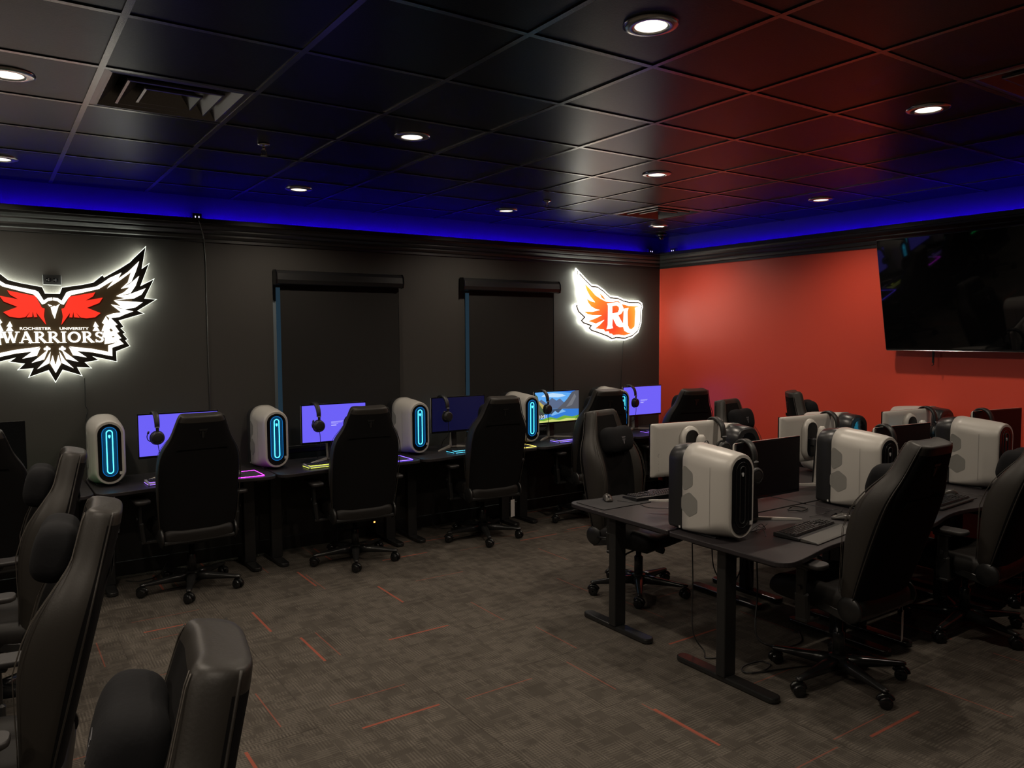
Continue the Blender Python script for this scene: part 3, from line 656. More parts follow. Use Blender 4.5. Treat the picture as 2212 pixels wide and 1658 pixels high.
# ------------------------------------------------------------------ gaming chair (origin on the floor, faces +y)
BACK_H = .84
def back_sections():
    prof = [(0, .42), (.02, .475), (.06, .498), (.15, .518), (.25, .530), (.36, .538), (.45, .538), (.51, .532), (.555, .518), (.595, .492), (.630, .456), (.660, .418), (.690, .386), (.725, .358), (.765, .332), (.800, .306), (.822, .290), (.835, .272), (.84, .245)]
    secs = []; n2 = 15
    for z, w in prof:
        h = w/2; f = z/BACK_H
        tk = .075 + .028*math.sin(min(1, f*1.2)*math.pi*.5)          # overall thickness
        if f > .62: tk -= (min(f, .78)-.62)/.16*.030
        wing = .062*max(0, 1-abs(f-.46)/.36) + .012                   # bolsters stand forward
        cen = .022*math.sin(f*math.pi)                               # lumbar curve
        sq = 1.0
        if z < .02: sq = .55
        if z > .82: sq = .96 if z < .83 else (.88 if z < .838 else .62)
        pts = []
        # back side, left to right (seen from behind): slightly bowed
        for k in range(n2):
            s = -1 + 2*k/(n2-1)
            x = h*s*(1-.02*(1-sq)); y = -.030*(1-abs(s)**5) * 1.0
            if abs(s) > .93: y = .004
            pts.append((x*1.0, y*sq, z))
        # front side, right to left
        for k in range(n2):
            s = 1 - 2*k/(n2-1); a = abs(s)
            bol = wing*min(1, max(0, (a-.42)/.34))**1.6
            edge = 1.0 if a < .93 else .72
            y = (tk + bol*1.0 + cen*(1-a*a)) * edge
            pts.append((h*s*(1.0 if a < .93 else .985), y*(sq if z > .5 else 1)*1.0, z))
        secs.append(pts)
    return secs, n2
def chair_proto(label, loc, rz):
    t = thing('gaming_chair', label, 'chair', loc, rz, 'black gaming chairs')
    # five-star base
    m = MB().revolve([(.03, .055), (.052, .062), (.056, .10), (.048, .128), (.03, .132)], 24)
    for k in range(5):
        a = R(90+72*k+18); d = Vector((math.cos(a), math.sin(a), 0)); p = Vector((-d.y, d.x, 0)); secs = []
        for r, w, z0, z1 in ((.03, .032, .070, .128), (.12, .028, .074, .120), (.22, .022, .076, .108), (.31, .018, .078, .098), (.335, .017, .080, .096), (.345, .011, .083, .093)):
            c = d*r
            secs.append([tuple(c+p*w+Vector((0, 0, z0))), tuple(c+p*w+Vector((0, 0, z1-.008))), tuple(c+p*w*.55+Vector((0, 0, z1))), tuple(c-p*w*.55+Vector((0, 0, z1))), tuple(c-p*w+Vector((0, 0, z1-.008))), tuple(c-p*w+Vector((0, 0, z0)))])
        m.loft(secs)
    obj('star_base', m, M_base, t)
    cm = None
    for k in range(5):
        a = R(90+72*k+18)
        if cm is None:
            m = MB().cyl((0, 0, .062), (0, 0, .084), .009, n=10)
            for s in (-1, 1):
                M = Matrix.Translation((s*.018, .004, .0315)) @ Euler((0, R(90), 0)).to_matrix().to_4x4()
                m.revolve([(.010, -.012), (.026, -.0125), (.0312, -.007), (.0312, .007), (.026, .0125), (.010, .012)], 20, M)
            m.tube([(0, .004+.034*math.cos(q), .0315+.034*math.sin(q)) for q in [R(v) for v in range(20, 171, 15)]], .0125, 8)
            m.cyl((-.03, .004, .0315), (.03, .004, .0315), .005, n=8)
            cm = m.mesh('caster')
        c = obj('caster', cm, M_wheel, t, (.328*math.cos(a), .328*math.sin(a), 0), (0, 0, a*2.3))
        if k > 0: c.data = cm
    cm.materials.clear(); cm.materials.append(M_wheel)
    obj('gas_lift', MB().revolve([(.030, .11), (.030, .25), (.026, .255), (.019, .26), (.019, .36)], 24), M_base, t)
    # tilt mechanism under the seat
    m = MB().box((0, .01, .352), (.20, .26, .045), bev=.012).box((0, -.10, .36), (.32, .05, .03), bev=.008)
    m.cyl((.08, .05, .35), (.25, .06, .345), .006, n=8).box((.27, .062, .345), (.06, .022, .010), bev=.004)
    m.cyl((0, .15, .35), (0, .20, .345), .022, n=16)
    obj('tilt_mechanism', m, M_blk, t)
    # seat cushion with raised side bolsters
    secs = []
    for y, w, zb, zt, bol in ((-.262, .40, .385, .44, .0), (-.255, .45, .378, .465, .006), (-.23, .475, .374, .478, .014), (-.12, .49, .372, .478, .030), (.02, .50, .372, .480, .034), (.14, .505, .374, .484, .028), (.22, .50, .378, .484, .014), (.255, .485, .388, .470, .004), (.268, .45, .40, .45, 0)):
        h = w/2; ring = [(-h*.92, y, zb), (h*.92, y, zb), (h, y, zb+.02)]
        for k in range(13):
            s = 1-2*k/12; a = abs(s)
            ring.append((h*s, y, zt + bol*min(1, max(0, (a-.5)/.25)) - (0.022 if a > .95 else 0)))
        ring.append((-h, y, zb+.02)); secs.append(ring)
    st = obj('seat', MB().loft(secs), mat('dark seat leatherette', (.010, .0088, .008), .5, spec=.22), t, subd=1)
    obj('rear_rail', MB().box((0, -.245, .392), (.47, .03, .028), bev=.008), M_blk, t)
    # backrest, pivoting at the hinge
    S, n2 = back_sections()
    m = MB()
    m.loft(S)
    bk = obj('backrest', m, [M_fab, M_lea], t, (0, -.205, .41), (RECL, 0, 0)); bk.scale = (1, 1, 1.035)
    me = bk.data
    for p in me.polygons:
        k = p.index % (2*n2)
        if p.index >= 2*n2*(len(S)-4) or p.index < 2*n2 or not (0 <= k <= n2-2 or n2+2 <= k <= 2*n2-5): p.material_index = 1
    sm = bk.modifiers.new('subd', 'SUBSURF'); sm.levels = 1; sm.render_levels = 1
    # stitched seams along the bolster edges
    m = MB()
    for s in (-1, 1):
        for off, dy in ((0.004, .0), (-.010, .004)):
            pts = []
            for sec in S[2:-2]:
                h = max(q[0] for q in sec); yy = max(q[1] for q in sec if abs(q[0]) > h*.80)
                pts.append((s*(h-.026+off), yy-.0025+dy*.4, sec[0][2]))
            m.tube(pts, .0014, 6)
    obj('seam', m, M_seam, bk)
    m = MB()
    for s in (-1, 1):
        pts = []
        for sec in S[1:-1]:
            h = max(q[0] for q in sec); pts.append((s*(h*.985+.001), .002, sec[0][2]))
        m.tube(pts, .0032, 6)
    obj('back_piping', m, M_lea, bk)
    # faint embroidered mark on the back of the headrest
    m = MB()
    for P in ([(-.030, .030), (.030, .030), (.022, .018), (-.022, .018)], [(-.008, .014), (.008, .014), (.008, -.022), (0, -.034), (-.008, -.022)], [(-.022, .012), (-.013, .012), (-.013, -.008)], [(.022, .012), (.013, .012), (.013, -.008)]):
        m.prism([(a, .725+b) for a, b in P], -.0335, -.029, 'y')
    obj('back_emblem', m, mat('dark embroidered mark', (.006, .006, .006), .5), bk)
    # head pillow on the front
    m = MB(); secs = []
    for x, hz, hy in ((-.148, .025, .02), (-.142, .065, .044), (-.12, .092, .060), (-.07, .098, .066), (0, .084, .060), (.07, .098, .066), (.12, .092, .060), (.142, .065, .044), (.148, .025, .02)):
        secs.append([(x, .0+hy*math.copysign(abs(math.cos(a))**.7, math.cos(a)), hz*math.copysign(abs(math.sin(a))**.7, math.sin(a))) for a in [2*math.pi*k/20 for k in range(20)]])
    m.loft(secs)
    hp = obj('head_pillow', m, M_pil, t, (0, -.205, .41), (RECL, 0, 0), subd=1)
    hp.data.transform(Matrix.Translation((0, .140, .675)))
    m = MB()
    for P in ([(-.024, .026), (.024, .026), (.018, .016), (-.018, .016)], [(-.006, .012), (.006, .012), (.006, -.018), (0, -.028), (-.006, -.018)], [(-.018, .011), (-.010, .011), (-.010, -.006)], [(.018, .011), (.010, .011), (.010, -.006)]):
        m.prism([(a, .665+b) for a, b in P], .194, .2025, 'y')
    obj('pillow_emblem', m, M_emb, hp)
    m = MB()
    obj('pillow_strap', MB().prism([(-.152, .672), (.152, .672), (.165, .645), (-.165, .645)], -.036, -.033, 'y'), M_fab, hp)
    # hinge covers and recline lever
    for s in (-1, 1):
        m = MB().revolve([(.062, 0), (.064, .010), (.056, .018), (.02, .022)], 28, Matrix.Translation((s*.232, -.205, .425)) @ Euler((0, s*R(90), 0)).to_matrix().to_4x4())
        m.box((s*.238, -.12, .395), (.012, .20, .045), (R(12), 0, 0), bev=.005)
        obj('hinge_cover', m, M_blk, t)
    obj('recline_lever', MB().tube([(.255, -.16, .425), (.275, -.10, .435), (.275, -.02, .445)], [.008, .007, .008]).box((.276, -.01, .446), (.018, .05, .016), bev=.005), M_base, t)
    # armrests
    for s in (-1, 1):
        m = MB().box((s*.275, 0, .365), (.11, .07, .022), bev=.006).box((s*.315, 0, .43), (.034, .075, .15), (0, s*R(6), 0), bev=.010)
        m.box((s*.325, 0, .555), (.026, .058, .17), bev=.008).box((s*.325, 0, .635), (.06, .10, .022), bev=.006)
        m.cyl((s*.343, 0, .53), (s*.350, 0, .53), .012, n=12)
        ar = obj('armrest', m, M_blk, t)
        pad = MB(); pad.loft([[(s*.325+a, b, z) for a, b in rrect(w_, d_, .035, 5)] for z, w_, d_ in ((.645, .086, .250), (.650, .098, .262), (.664, .100, .264), (.670, .094, .258))])
        obj('armrest_pad', pad, M_pad, ar)
    return t
RECL = R(14)
def chair(label, loc, rz, dz=0.0, recl=None, proto=[], tagside=0, arm_dz=0.0, pil=0.0):
    if not proto:
        t = chair_proto(label, loc, rz); proto.append(t)
    else: t = dup(proto[0], loc, rz, label)
    for c in t.children:
        st = c.name.split('.')[0]
        if st in ('backrest', 'head_pillow') and recl is not None: c.rotation_euler.x = R(recl)
        if st == 'head_pillow' and pil: c.location.y -= pil*math.sin(c.rotation_euler.x); c.location.z += pil*math.cos(c.rotation_euler.x)
    if dz or arm_dz: ADJ.append((t, dz, arm_dz))
    if tagside:
        m = MB().box((0, 0, -.075), (.052, .0012, .15)).tube([(0, 0, 0), (.004, .004, .03), (0, .01, .05)], .001, 5)
        obj('paper_tag', m, M_tag, t, (tagside*.17, -.24, .345+dz), (0, 0, R(20)))
    return t
ADJ = []

# ------------------------------------------------------------------ sit-stand desk (local x along width, users at -y; origin at floor, front-left corner)
def desk(label, x, y, w, d, z, flip=False, lx=(.10, .10), feet=None, curve=.07, pad=1):
    t = thing('standing_desk', label, 'desk', (x+w/2, y+d/2, 0), R(180) if flip else 0, 'black standing desks')
    hw, hd = w/2, d/2; r = .075; front = []
    out = []
    def cor(cx, cy, a0, rr, n=6): return [(cx+rr*math.cos(R(a0+90*k/n)), cy+rr*math.sin(R(a0+90*k/n))) for k in range(n+1)]
    out += cor(hw-.02, hd-.02, 0, .02, 3) + cor(-hw+.02, hd-.02, 90, .02, 3) + cor(-hw+r, -hd+r, 180, r)
    for k in range(1, 16):
        s = k/16; xx = -hw+r + (w-2*r)*s
        out.append((xx, -hd + curve*max(0, math.sin(math.pi*s))**1.5))
    out += cor(hw-r, -hd+r, 270, r)
    top = MB().prism(out, z-.025, z, 'z'); top_o = obj('tabletop', top, M_desk, t, bevel=.004)
    fx0, fx1 = feet or (-.30, .30)
    for k, xx in enumerate((-hw+lx[0], hw-lx[1])):
        m = MB().box((xx, (fx0+fx1)/2, (z-.03+.03)/2), (.062 if False else .088, .058, z-.06), bev=.004)
        c = obj('leg_column', m, M_blk, t)
        obj('top_bracket', MB().box((xx, 0, z-.040), (.06, d*.72, .028), bev=.003), M_blk, c)
        f = MB().prism([(a, b) for a, b in rrect(.075, fx1-fx0, .034, 6, xx, (fx0+fx1)/2)], .004, .032, 'z'); obj('foot', f, M_base, t, bevel=.006)
    obj('crossbeam', MB().box((0, (fx0+fx1)/2, z-.055), (w-.24, .10, .045), bev=.004), M_blk, t)
    cp = MB().box((pad*(hw-.13), -hd+.14, z-.038), (.07, .05, .022), bev=.004); cp2 = obj('control_paddle', cp, M_blk, t)
    return t

# ------------------------------------------------------------------ gaming tower (origin at centre of the footprint, front faces -y)
PCH = .470
def pc_sections():
    secs = []; n = 10
    for y, zb, zt, w, rt, rb in ((-.216, .014, .440, .168, .083, .083), (-.208, .010, .445, .182, .090, .090), (-.18, .007, .450, .200, .099, .098), (-.13, .004, .455, .216, .107, .088), (-.05, .001, .461, .222, .104, .055), (.04, 0, .465, .222, .098, .030), (.098, 0, PCH, .222, .094, .02)):
        secs.append([(y, zb, zt, w, rt, rb)])
    return [s[0] for s in secs]
def pc_ring(y, zb, zt, w, rt, rb, n=8, ins=0):
    h = w/2-ins; zb += ins; zt -= ins; rt = min(rt-ins*.5, h); rb = min(rb-ins*.5, h); pts = []
    for cx, cz, a0, r in ((h-rt, zt-rt, 0, rt), (-h+rt, zt-rt, 90, rt), (-h+rb, zb+rb, 180, rb), (h-rb, zb+rb, 270, rb)):
        for k in range(n+1):
            a = R(a0+90*k/n); pts.append((cx+r*math.cos(a), y, cz+r*math.sin(a)))
    return pts
def stadium(w, h, cz, n=14, cx=0):
    r = w/2; P = []
    for k in range(n+1): a = R(180*k/n); P.append((cx+r*math.cos(a), cz+h/2-r+r*math.sin(a)))
    for k in range(n+1): a = R(180+180*k/n); P.append((cx+r*math.cos(a), cz-h/2+r+r*math.sin(a)))
    return P
def hexagon(cy, cz, r, rot=0, cut=None):
    P = [(cy+r*math.cos(R(60*k+rot)), cz+r*math.sin(R(60*k+rot))) for k in range(6)]
    out = []
    for i in range(6):
        a, b, c = Vector(P[i-1]), Vector(P[i]), Vector(P[(i+1) % 6])
        for q in (0, .5, 1):
            p = b + (a-b)*.18*(1-q)**2 + (c-b)*.18*q**2
            out.append((min(p.x, cut) if cut is not None else p.x, p.y))
    return out
def tower_proto(label, loc, rz):
    t = thing('desktop_tower', label, 'computer', loc, rz, 'white gaming towers')
    S = pc_sections()
    obj('case_shell', MB().loft([pc_ring(*s) for s in S], flip=True), M_white, t)
    obj('rear_section', MB().loft([pc_ring(*s) for s in ((.096, 0.002, .462, .206, .088, .02), (.106, .001, .464, .214, .088, .02), (.205, .001, .452, .212, .080, .02), (.216, .004, .440, .200, .07, .02))], flip=True), M_case, t)
    v = MB().prism([(a, b) for a, b in stadium(.15, .30, .27)], .2155, .2185, 'y')
    for k in range(9): v.box((0, .2185, .16+.028*k), (.12, .004, .010))
    obj('rear_grille', v, M_blackgloss, t)
    fb = MB().prism(stadium(.146, .398, .227), -.2185, -.2120, 'y'); obj('front_bezel', fb, M_blackgloss, t, bevel=.002)
    obj('front_trough', MB().prism(stadium(.098, .345, .236), -.2195, -.2180, 'y'), M_trough, t)
    def loop(w, h, r, y, cz=.235):
        return MB().tube([(a, y, b) for a, b in stadium(w, h, cz, 12)], r, 8, closed=True)
    obj('outer_light_ring', loop(.092, .338, .0011, -.2202), M_off, t)
    obj('light_loop', loop(.037, .294, .0030, -.2215), M_off, t)
    al = MB().prism([(-.007, .008), (-.004, .013), (.004, .013), (.007, .008), (.006, 0), (.002, -.008), (-.002, -.008), (-.006, 0)], -.2228, -.2190, 'y'); al.bm.verts.ensure_lookup_table()
    for q in al.bm.verts: q.co.z += .338
    obj('head_badge', al, mat('pale badge', (.45, .46, .47), .3), t)
    st = MB()
    st.box((.066, -.2192, .085), (.020, .0008, .020)); obj('spec_sticker', st, M_tag, t)
    pt = MB()
    for a, b in ((-.03, .045), (.0, .033), (.028, .045)): pt.box((a, -.2192, b), (.012, .001, .004))
    obj('front_port', pt, M_off, t)
    for s in (-1, 1):
        h1 = MB().prism(hexagon(.045, .150, .068, 30), s*.1095, s*.1122, 'x')
        obj('side_vent', h1, M_vent, t)
        h2 = MB().prism(hexagon(.080, .288, .068, 30, .096), s*.1095, s*.1122, 'x')
        obj('side_vent', h2, M_vent, t)
        obj('panel_seam', MB().box((s*.1112, -.10, .215), (.0008, .0014, .31)), mat('panel seam', (.25, .24, .22), .6), t)
    ft = MB()
    for s in (-1, 1): ft.box((s*.06, .02, -.003), (.03, .26, .010), bev=.002)
    obj('rubber_feet', ft, M_case, t)
    obj('side_sticker', MB().box((-.1100, .118, .016), (.0012, .012, .012)), M_tag, t)
    return t
def tower(label, loc, rz=0, lit=True, proto=[]):
    if not proto: t = tower_proto(label, loc, rz); proto.append(t)
    else: t = dup(proto[0], loc, rz, label)
    for nm, m in (('outer_light_ring', M_cyan), ('light_loop', M_cyan2), ('front_trough', M_cyan_dim), ('head_badge', M_cyan2)):
        off = {'outer_light_ring': M_off, 'light_loop': M_off, 'front_trough': M_trough, 'head_badge': MATS['pale badge']}[nm]
        for k in kids(t, nm): setmat(k, m if lit else off)
    return t

# ------------------------------------------------------------------ monitor (origin on desk under panel, screen faces -y)
MW, MH = .556, .322
def monitor_proto(label, loc, rz):
    t = thing('monitor', label, 'monitor', loc, rz, 'white gaming monitors'); cz = .315
    obj('bezel', MB().box((0, .006, cz), (MW, .012, MH), bev=.002), M_blackgloss, t)
    obj('screen', MB().box((0, -.0005, cz+.004), (MW-.014, .0016, MH-.026)), M_scr_off, t)
    # white back shell: flat plate rising to a central bulge
    secs = []
    for f, y in ((1.0, .012), (.995, .022), (.97, .030), (.80, .034)):
        secs.append([(a*f*1.0, y, cz+b*f) for a, b in rrect(MW, MH, .012, 4)])
    m = MB().loft(secs)
    b_ = []
    for f, y in ((1.0, .030), (.92, .048), (.82, .058), (.74, .062)):
        b_.append([(a*f, y, cz-.005+(b)*f) for a, b in stadium(.165, .296, 0, 12)])
    m.loft(b_)
    obj('back_shell', m, M_white, t)
    obj('back_opening', MB().prism([(a, cz-.005+b) for a, b in stadium(.100, .240, 0)], .058, .0632, 'y'), M_trough, t)
    obj('stand_arm', MB().box((0, .085, cz-.02), (.05, .06, .06), bev=.01), M_case, t)
    secs = []
    for z, w, d, y in ((.004, .060, .060, .115), (.03, .056, .058, .118), (.20, .056, .056, .128), (.36, .056, .054, .138), (.395, .046, .046, .140), (.41, .024, .026, .140)):
        secs.append([(a, y+b, z) for a, b in rrect(w, d, min(.02, d*.4), 4)])
    col = obj('stand_column', MB().loft(secs), M_white, t)
    obj('column_light_ring', MB().tube([(a, .158+.030*((b)/.4), b) for a, b in stadium(.030, .20, .28, 8)], .0032, 8, closed=True), M_off, col)
    obj('column_front', MB().box((0, .096, .17), (.050, .004, .30), (R(-3.5), 0, 0)), M_case, col)
    for s in (-1, 1):
        secs = []
        for k, (x, y, w, h) in enumerate(((0, .14, .026, .020), (.07, .09, .022, .016), (.15, .03, .018, .013), (.225, -.035, .014, .010), (.24, -.048, .008, .007))):
            d = Vector((.78, -.62)); p = Vector((.62, .78))
            secs.append([(s*(x+p.x*w/2), y+p.y*w/2, .001), (s*(x+p.x*w/2), y+p.y*w/2, h), (s*(x-p.x*w/2), y-p.y*w/2, h), (s*(x-p.x*w/2), y-p.y*w/2, .001)])
        obj('stand_foot', MB().loft(secs, smooth=False), M_white, t)
    lg = MB().prism([(-.206, .145), (-.196, .145), (-.193, .136), (-.201, .122), (-.209, .136)], .0295, .0310, 'y')
    mk = MB().revolve([(.007, 0), (.007, .001)], 12, Matrix.Translation((.205, .0305, .30)) @ Euler((R(-90), 0, 0)).to_matrix().to_4x4())
    bm2 = MB()
    bm2.tube([(.226+.009*math.cos(R(a)), .0325, .285+.011*math.sin(R(a))) for a in range(-50, 231, 28)], .0017, 6)
    for k in range(4):
        z = .258-.020*k
        bm2.tube([(.219, .0325, z+.005), (.219, .0325, z-.005), (.226, .0325, z-.007), (.233, .0325, z-.003)] if k % 2 == 0 else [(.219, .0325, z+.004), (.228, .0325, z+.004), (.233, .0325, z-.004)], .0012, 5)
    obj('back_marking', bm2, mat('embossed grey marking', (.22, .215, .20), .5), t)
    obj('back_badge', MB().prism([(-.214+.009*math.cos(a), .430+.012*math.sin(a)) for a in [k*math.pi/5 for k in range(10)]], .0300, .0325, 'y'), M_off, t)
    return t
def monitor(label, loc, rz=0, screen=None, text=False, dz=0.0, lit_back=False, proto=[]):
    if not proto: t = monitor_proto(label, loc, rz); proto.append(t)
    else: t = dup(proto[0], loc, rz, label)
    setmat(kids(t, 'screen')[0], screen or M_scr_off)
    for nm in ('column_light_ring', 'back_badge'):
        for k in kids(t, nm): setmat(k, M_cyan2 if lit_back else M_off)
    if text:
        m = MB()
        for k, (w, z) in enumerate(((.105, .012), (.095, .004), (.060, -.004))): m.box((.0-.0+w/2-.03, -.0016, .315+z), (w, .0006, .0030))
        m.box((-.008, -.0016, .315-.018), (.044, .0006, .008))
        sc = kids(t, 'screen')[0]; obj('screen_message', m, M_scr_txt, sc)
    return t

# ------------------------------------------------------------------ keyboard, mouse, mouse pad, headset
def key_mesh():
    m = MB(); U = .0188
    rows = [(0, [1]*15), (1, [1]*13+[2]), (2, [1.5]+[1]*12+[1.5]), (3, [1.75]+[1]*11+[2.25]), (4, [2.25]+[1]*10+[2.75]), (5, [1.25, 1.25, 1.25, 6.25, 1.25, 1.25, 1.25, 1.25])]
    for r, ks in rows:
        x = -.216; y = .052 - r*U - (0 if r == 0 else .003)
        for w in ks:
            c = x+w*U/2; z0 = .021+.0012*(2-r)*-.6; a, b = w*U/2-.0012, U/2-.0012
            m._new([(c-a, y-b, z0), (c+a, y-b, z0), (c+a, y+b, z0), (c-a, y+b, z0), (c-a+.002, y-b+.002, z0+.009), (c+a-.002, y-b+.002, z0+.009), (c+a-.002, y+b-.003, z0+.009), (c-a+.002, y+b-.003, z0+.009)],
                   [(0, 1, 5, 4), (1, 2, 6, 5), (2, 3, 7, 6), (3, 0, 4, 7), (4, 5, 6, 7)])
            x += w*U
        x0 = .078
        for k in range(3 if r not in (3,) else 0):
            if r == 4 and k != 1: continue
            c = x0+k*U; z0 = .021; a, b = U/2-.0012, U/2-.0012
            m._new([(c-a, y-b, z0), (c+a, y-b, z0), (c+a, y+b, z0), (c-a, y+b, z0), (c-a+.002, y-b+.002, z0+.009), (c+a-.002, y-b+.002, z0+.009), (c+a-.002, y+b-.003, z0+.009), (c-a+.002, y+b-.003, z0+.009)],
                   [(0, 1, 5, 4), (1, 2, 6, 5), (2, 3, 7, 6), (3, 0, 4, 7), (4, 5, 6, 7)])
        for k in range(4 if r else 0):
            c = .143+k*U; z0 = .021; a, b = U/2-.0012, U/2-.0012
            m._new([(c-a, y-b, z0), (c+a, y-b, z0), (c+a, y+b, z0), (c-a, y+b, z0), (c-a+.002, y-b+.002, z0+.009), (c+a-.002, y-b+.002, z0+.009), (c+a-.002, y+b-.003, z0+.009), (c-a+.002, y+b-.003, z0+.009)],
                   [(0, 1, 5, 4), (1, 2, 6, 5), (2, 3, 7, 6), (3, 0, 4, 7), (4, 5, 6, 7)])
    return m.mesh('keycaps')
def keyboard(label, loc, rz=0, glow=None, body=None, proto=[]):
    if not proto:
        t = thing('keyboard', label, 'keyboard', loc, rz, 'keyboards'); proto.append(t)
        obj('keyboard_body', MB().prism([(-.075, .003), (.070, .003), (.070, .024), (.062, .026), (-.060, .018), (-.075, .014)], -.228, .228, 'x'), M_kb, t, bevel=.002)
        k = obj('keycaps', key_mesh(), M_key, t); k['kind'] = 'stuff'
        obj('light_bar', MB().box((0, -.0758, .008), (.44, .0022, .0025)).box((-.2285, 0, .008), (.002, .13, .0025)).box((0, 0, .0212), (.43, .112, .001)), M_kb, t)
    else: t = dup(proto[0], loc, rz, label)
    setmat(kids(t, 'light_bar')[0], glow or M_kb)
    setmat(kids(t, 'keyboard_body')[0], body or M_kb)
    return t
def mouse(label, loc, rz=0, glow=None, proto=[]):
    if not proto:
        t = thing('computer_mouse', label, 'mouse', loc, rz, 'computer mice'); proto.append(t)
        secs = []
        for y, w, h in ((-.058, .020, .010), (-.054, .042, .020), (-.035, .060, .034), (-.012, .064, .040), (.015, .058, .036), (.040, .056, .027), (.056, .050, .018), (.062, .034, .010)):
            secs.append([(w/2*math.copysign(abs(math.cos(a))**.8, math.cos(a)), y, max(0.0015, h*math.sin(a))) for a in [math.pi*k/10 for k in range(11)]])
        obj('mouse_shell', MB().loft(secs), M_mouse, t, subd=1)
        obj('scroll_wheel', MB().cyl((-.004, .036, .025), (.004, .036, .025), .010, n=16), M_blackgloss, t)
        obj('button_split', MB().box((0, .046, .026), (.0016, .034, .004), (R(-28), 0, 0)), M_blackgloss, t)
        obj('mouse_badge', MB().sphere((0, -.028, .034), .008, 10, 6, (1, 1, .6)), M_mouse, t)
    else: t = dup(proto[0], loc, rz, label)
    setmat(kids(t, 'mouse_badge')[0], glow or M_mouse); setmat(kids(t, 'scroll_wheel')[0], glow or M_blackgloss)
    return t
def mousepad(label, loc, w, d, rz=0, glow=None):
    t = thing('mouse_pad', label, 'mouse pad', loc, rz, 'mouse pads')
    obj('pad_cloth', MB().prism(rrect(w, d, .012, 4), .0005, .0035, 'z'), M_cloth, t)
    if glow: obj('glowing_edge', MB().tube([(a, b, .004) for a, b in rrect(w, d, .012, 4)], .0019, 6, closed=True), glow, t)
    else: obj('stitched_edge', MB().tube([(a, b, .003) for a, b in rrect(w, d, .012, 4)], .0015, 5, closed=True), M_cloth, t)
    return t
def headset(label, loc, rz=0, proto=[]):
    """hangs over a panel top edge; origin at the panel's top edge, cups in front and behind"""
    if not proto:
        t = thing('headset', label, 'headset', loc, rz, 'black headsets'); proto.append(t)
        arc_ = [(0, .004+.072*math.cos(R(a)), -.052+.085*math.sin(R(a))) for a in range(-12, 193, 8)]
        m = MB(); secs = []
        for i, p in enumerate(arc_):
            a = R(-12+8*i); n = Vector((0, math.cos(a), math.sin(a))); c = Vector(p); e = abs(i-12.5)/12.5
            w = .019-.005*e; h = .0065
            secs.append([tuple(c+Vector((sx*w, 0, 0))+n*sh*h) for sx, sh in ((-1, -1), (1, -1), (1, .6), (.7, 1), (-.7, 1), (-1, .6))])
        m.loft(secs); obj('headband', m, M_head, t)
        for s in (-1, 1):
            y = .004+s*.076
            m = MB().box((0, y, -.085), (.020, .010, .060), bev=.004)
            M = Matrix.Translation((0, y, -.130)) @ Euler((R(-90)*s, 0, 0)).to_matrix().to_4x4()
            m.revolve([(.041, -.010), (.043, 0), (.040, .011), (.030, .016), (.014, .017)], 28, M)
            c = obj('ear_cup', m, M_head, t)
            obj('ear_cushion', MB().revolve([(.043, -.010), (.046, -.016), (.043, -.024), (.028, -.026)], 28, M), M_cush, c)
            obj('cup_ring', MB().tube([tuple(M @ Vector((.031*math.cos(q), .031*math.sin(q), .0165))) for q in [2*math.pi*k/24 for k in range(24)]], .0012, 6, closed=True), M_off, c)
        for s in (-1, 1):
            obj('slider_clip', MB().box((0, .004+s*.079, -.062), (.026, .006, .006)), mat('grey clip', (.25, .25, .26), .3), t)
        obj('microphone_boom', MB().tube(smooth_path([(-.03, -.088, -.150), (-.058, -.092, -.140), (-.068, -.096, -.115), (-.062, -.10, -.092)]), .0028).tube([(-.063, -.10, -.096), (-.058, -.102, -.080)], .006), M_head, t)
        obj('headset_cord', MB().tube(smooth_path([(0, -.074, -.172), (.006, -.070, -.21), (.012, -.060, -.26), (.010, -.050, -.29), (.03, .03, -.335), (.06, .09, -.385)]), .0022, 6), M_cable, t)
    else: t = dup(proto[0], loc, rz, label)
    return t
# ------------------------------------------------------------------ left wall row: six stations
ZL = .765; JX = [-.63, .57, 1.77, 2.97, 4.17, 5.37]; DW = [1.19]*5+[1.0]
dn = ['at the far left end, cut by the frame', 'under the eagle sign', 'in front of the wider blind', 'between the two blinds', 'in front of the narrower blind', 'in the corner under the flaming wing sign']
for k in range(6):
    desk('black standing desk along the charcoal wall, ' + dn[k], JX[k]+.005, 5.66, DW[k], .69, ZL, lx=(.10, .10) if k < 5 else (.06, .05), feet=(-.12, .335) if k < 5 else (.03, .335), curve=.06, pad=1 if k < 5 else -1)
# towers
tw = [(.69, 'white tower with cyan front ring, leftmost on the charcoal wall row'), (1.835, 'white tower with cyan front ring, left of the wider blind'),
      (3.065, 'white tower with cyan front ring, standing between the two blinds'), (4.245, 'white tower with cyan front ring, beside the landscape screen'),
      (5.395, 'white tower with cyan front ring, in the corner, mostly behind chairs')]
YT = 5.90+.2185
for x, lab in tw: tower(lab, (x, YT, ZL+.008), 0, True)
# monitors
mons = [(-.065, 'monitor with dark screen at the far left edge, behind a chair', M_scr_off, False), (1.165, 'monitor with lavender screen under the eagle sign', M_scr_pur, False),
        (2.355, 'monitor with lavender screen in front of the wider blind', M_scr_pur, True), (3.530, 'monitor with near-black navy screen between the blinds', M_scr_blue, False),
        (4.650, 'monitor showing a mountain lake landscape', M_scr_off, False), (5.797, 'monitor with lavender screen in the corner beside the red wall', M_scr_pur, True)]
YM = 6.04
M_scr_navy = M_scr_blue
MON = []
for x, lab, sc, tx in mons:
    MON.append(monitor(lab, (x, YM, ZL), 0, sc, tx, lit_back=(sc is not M_scr_off or 'lake' in lab)))
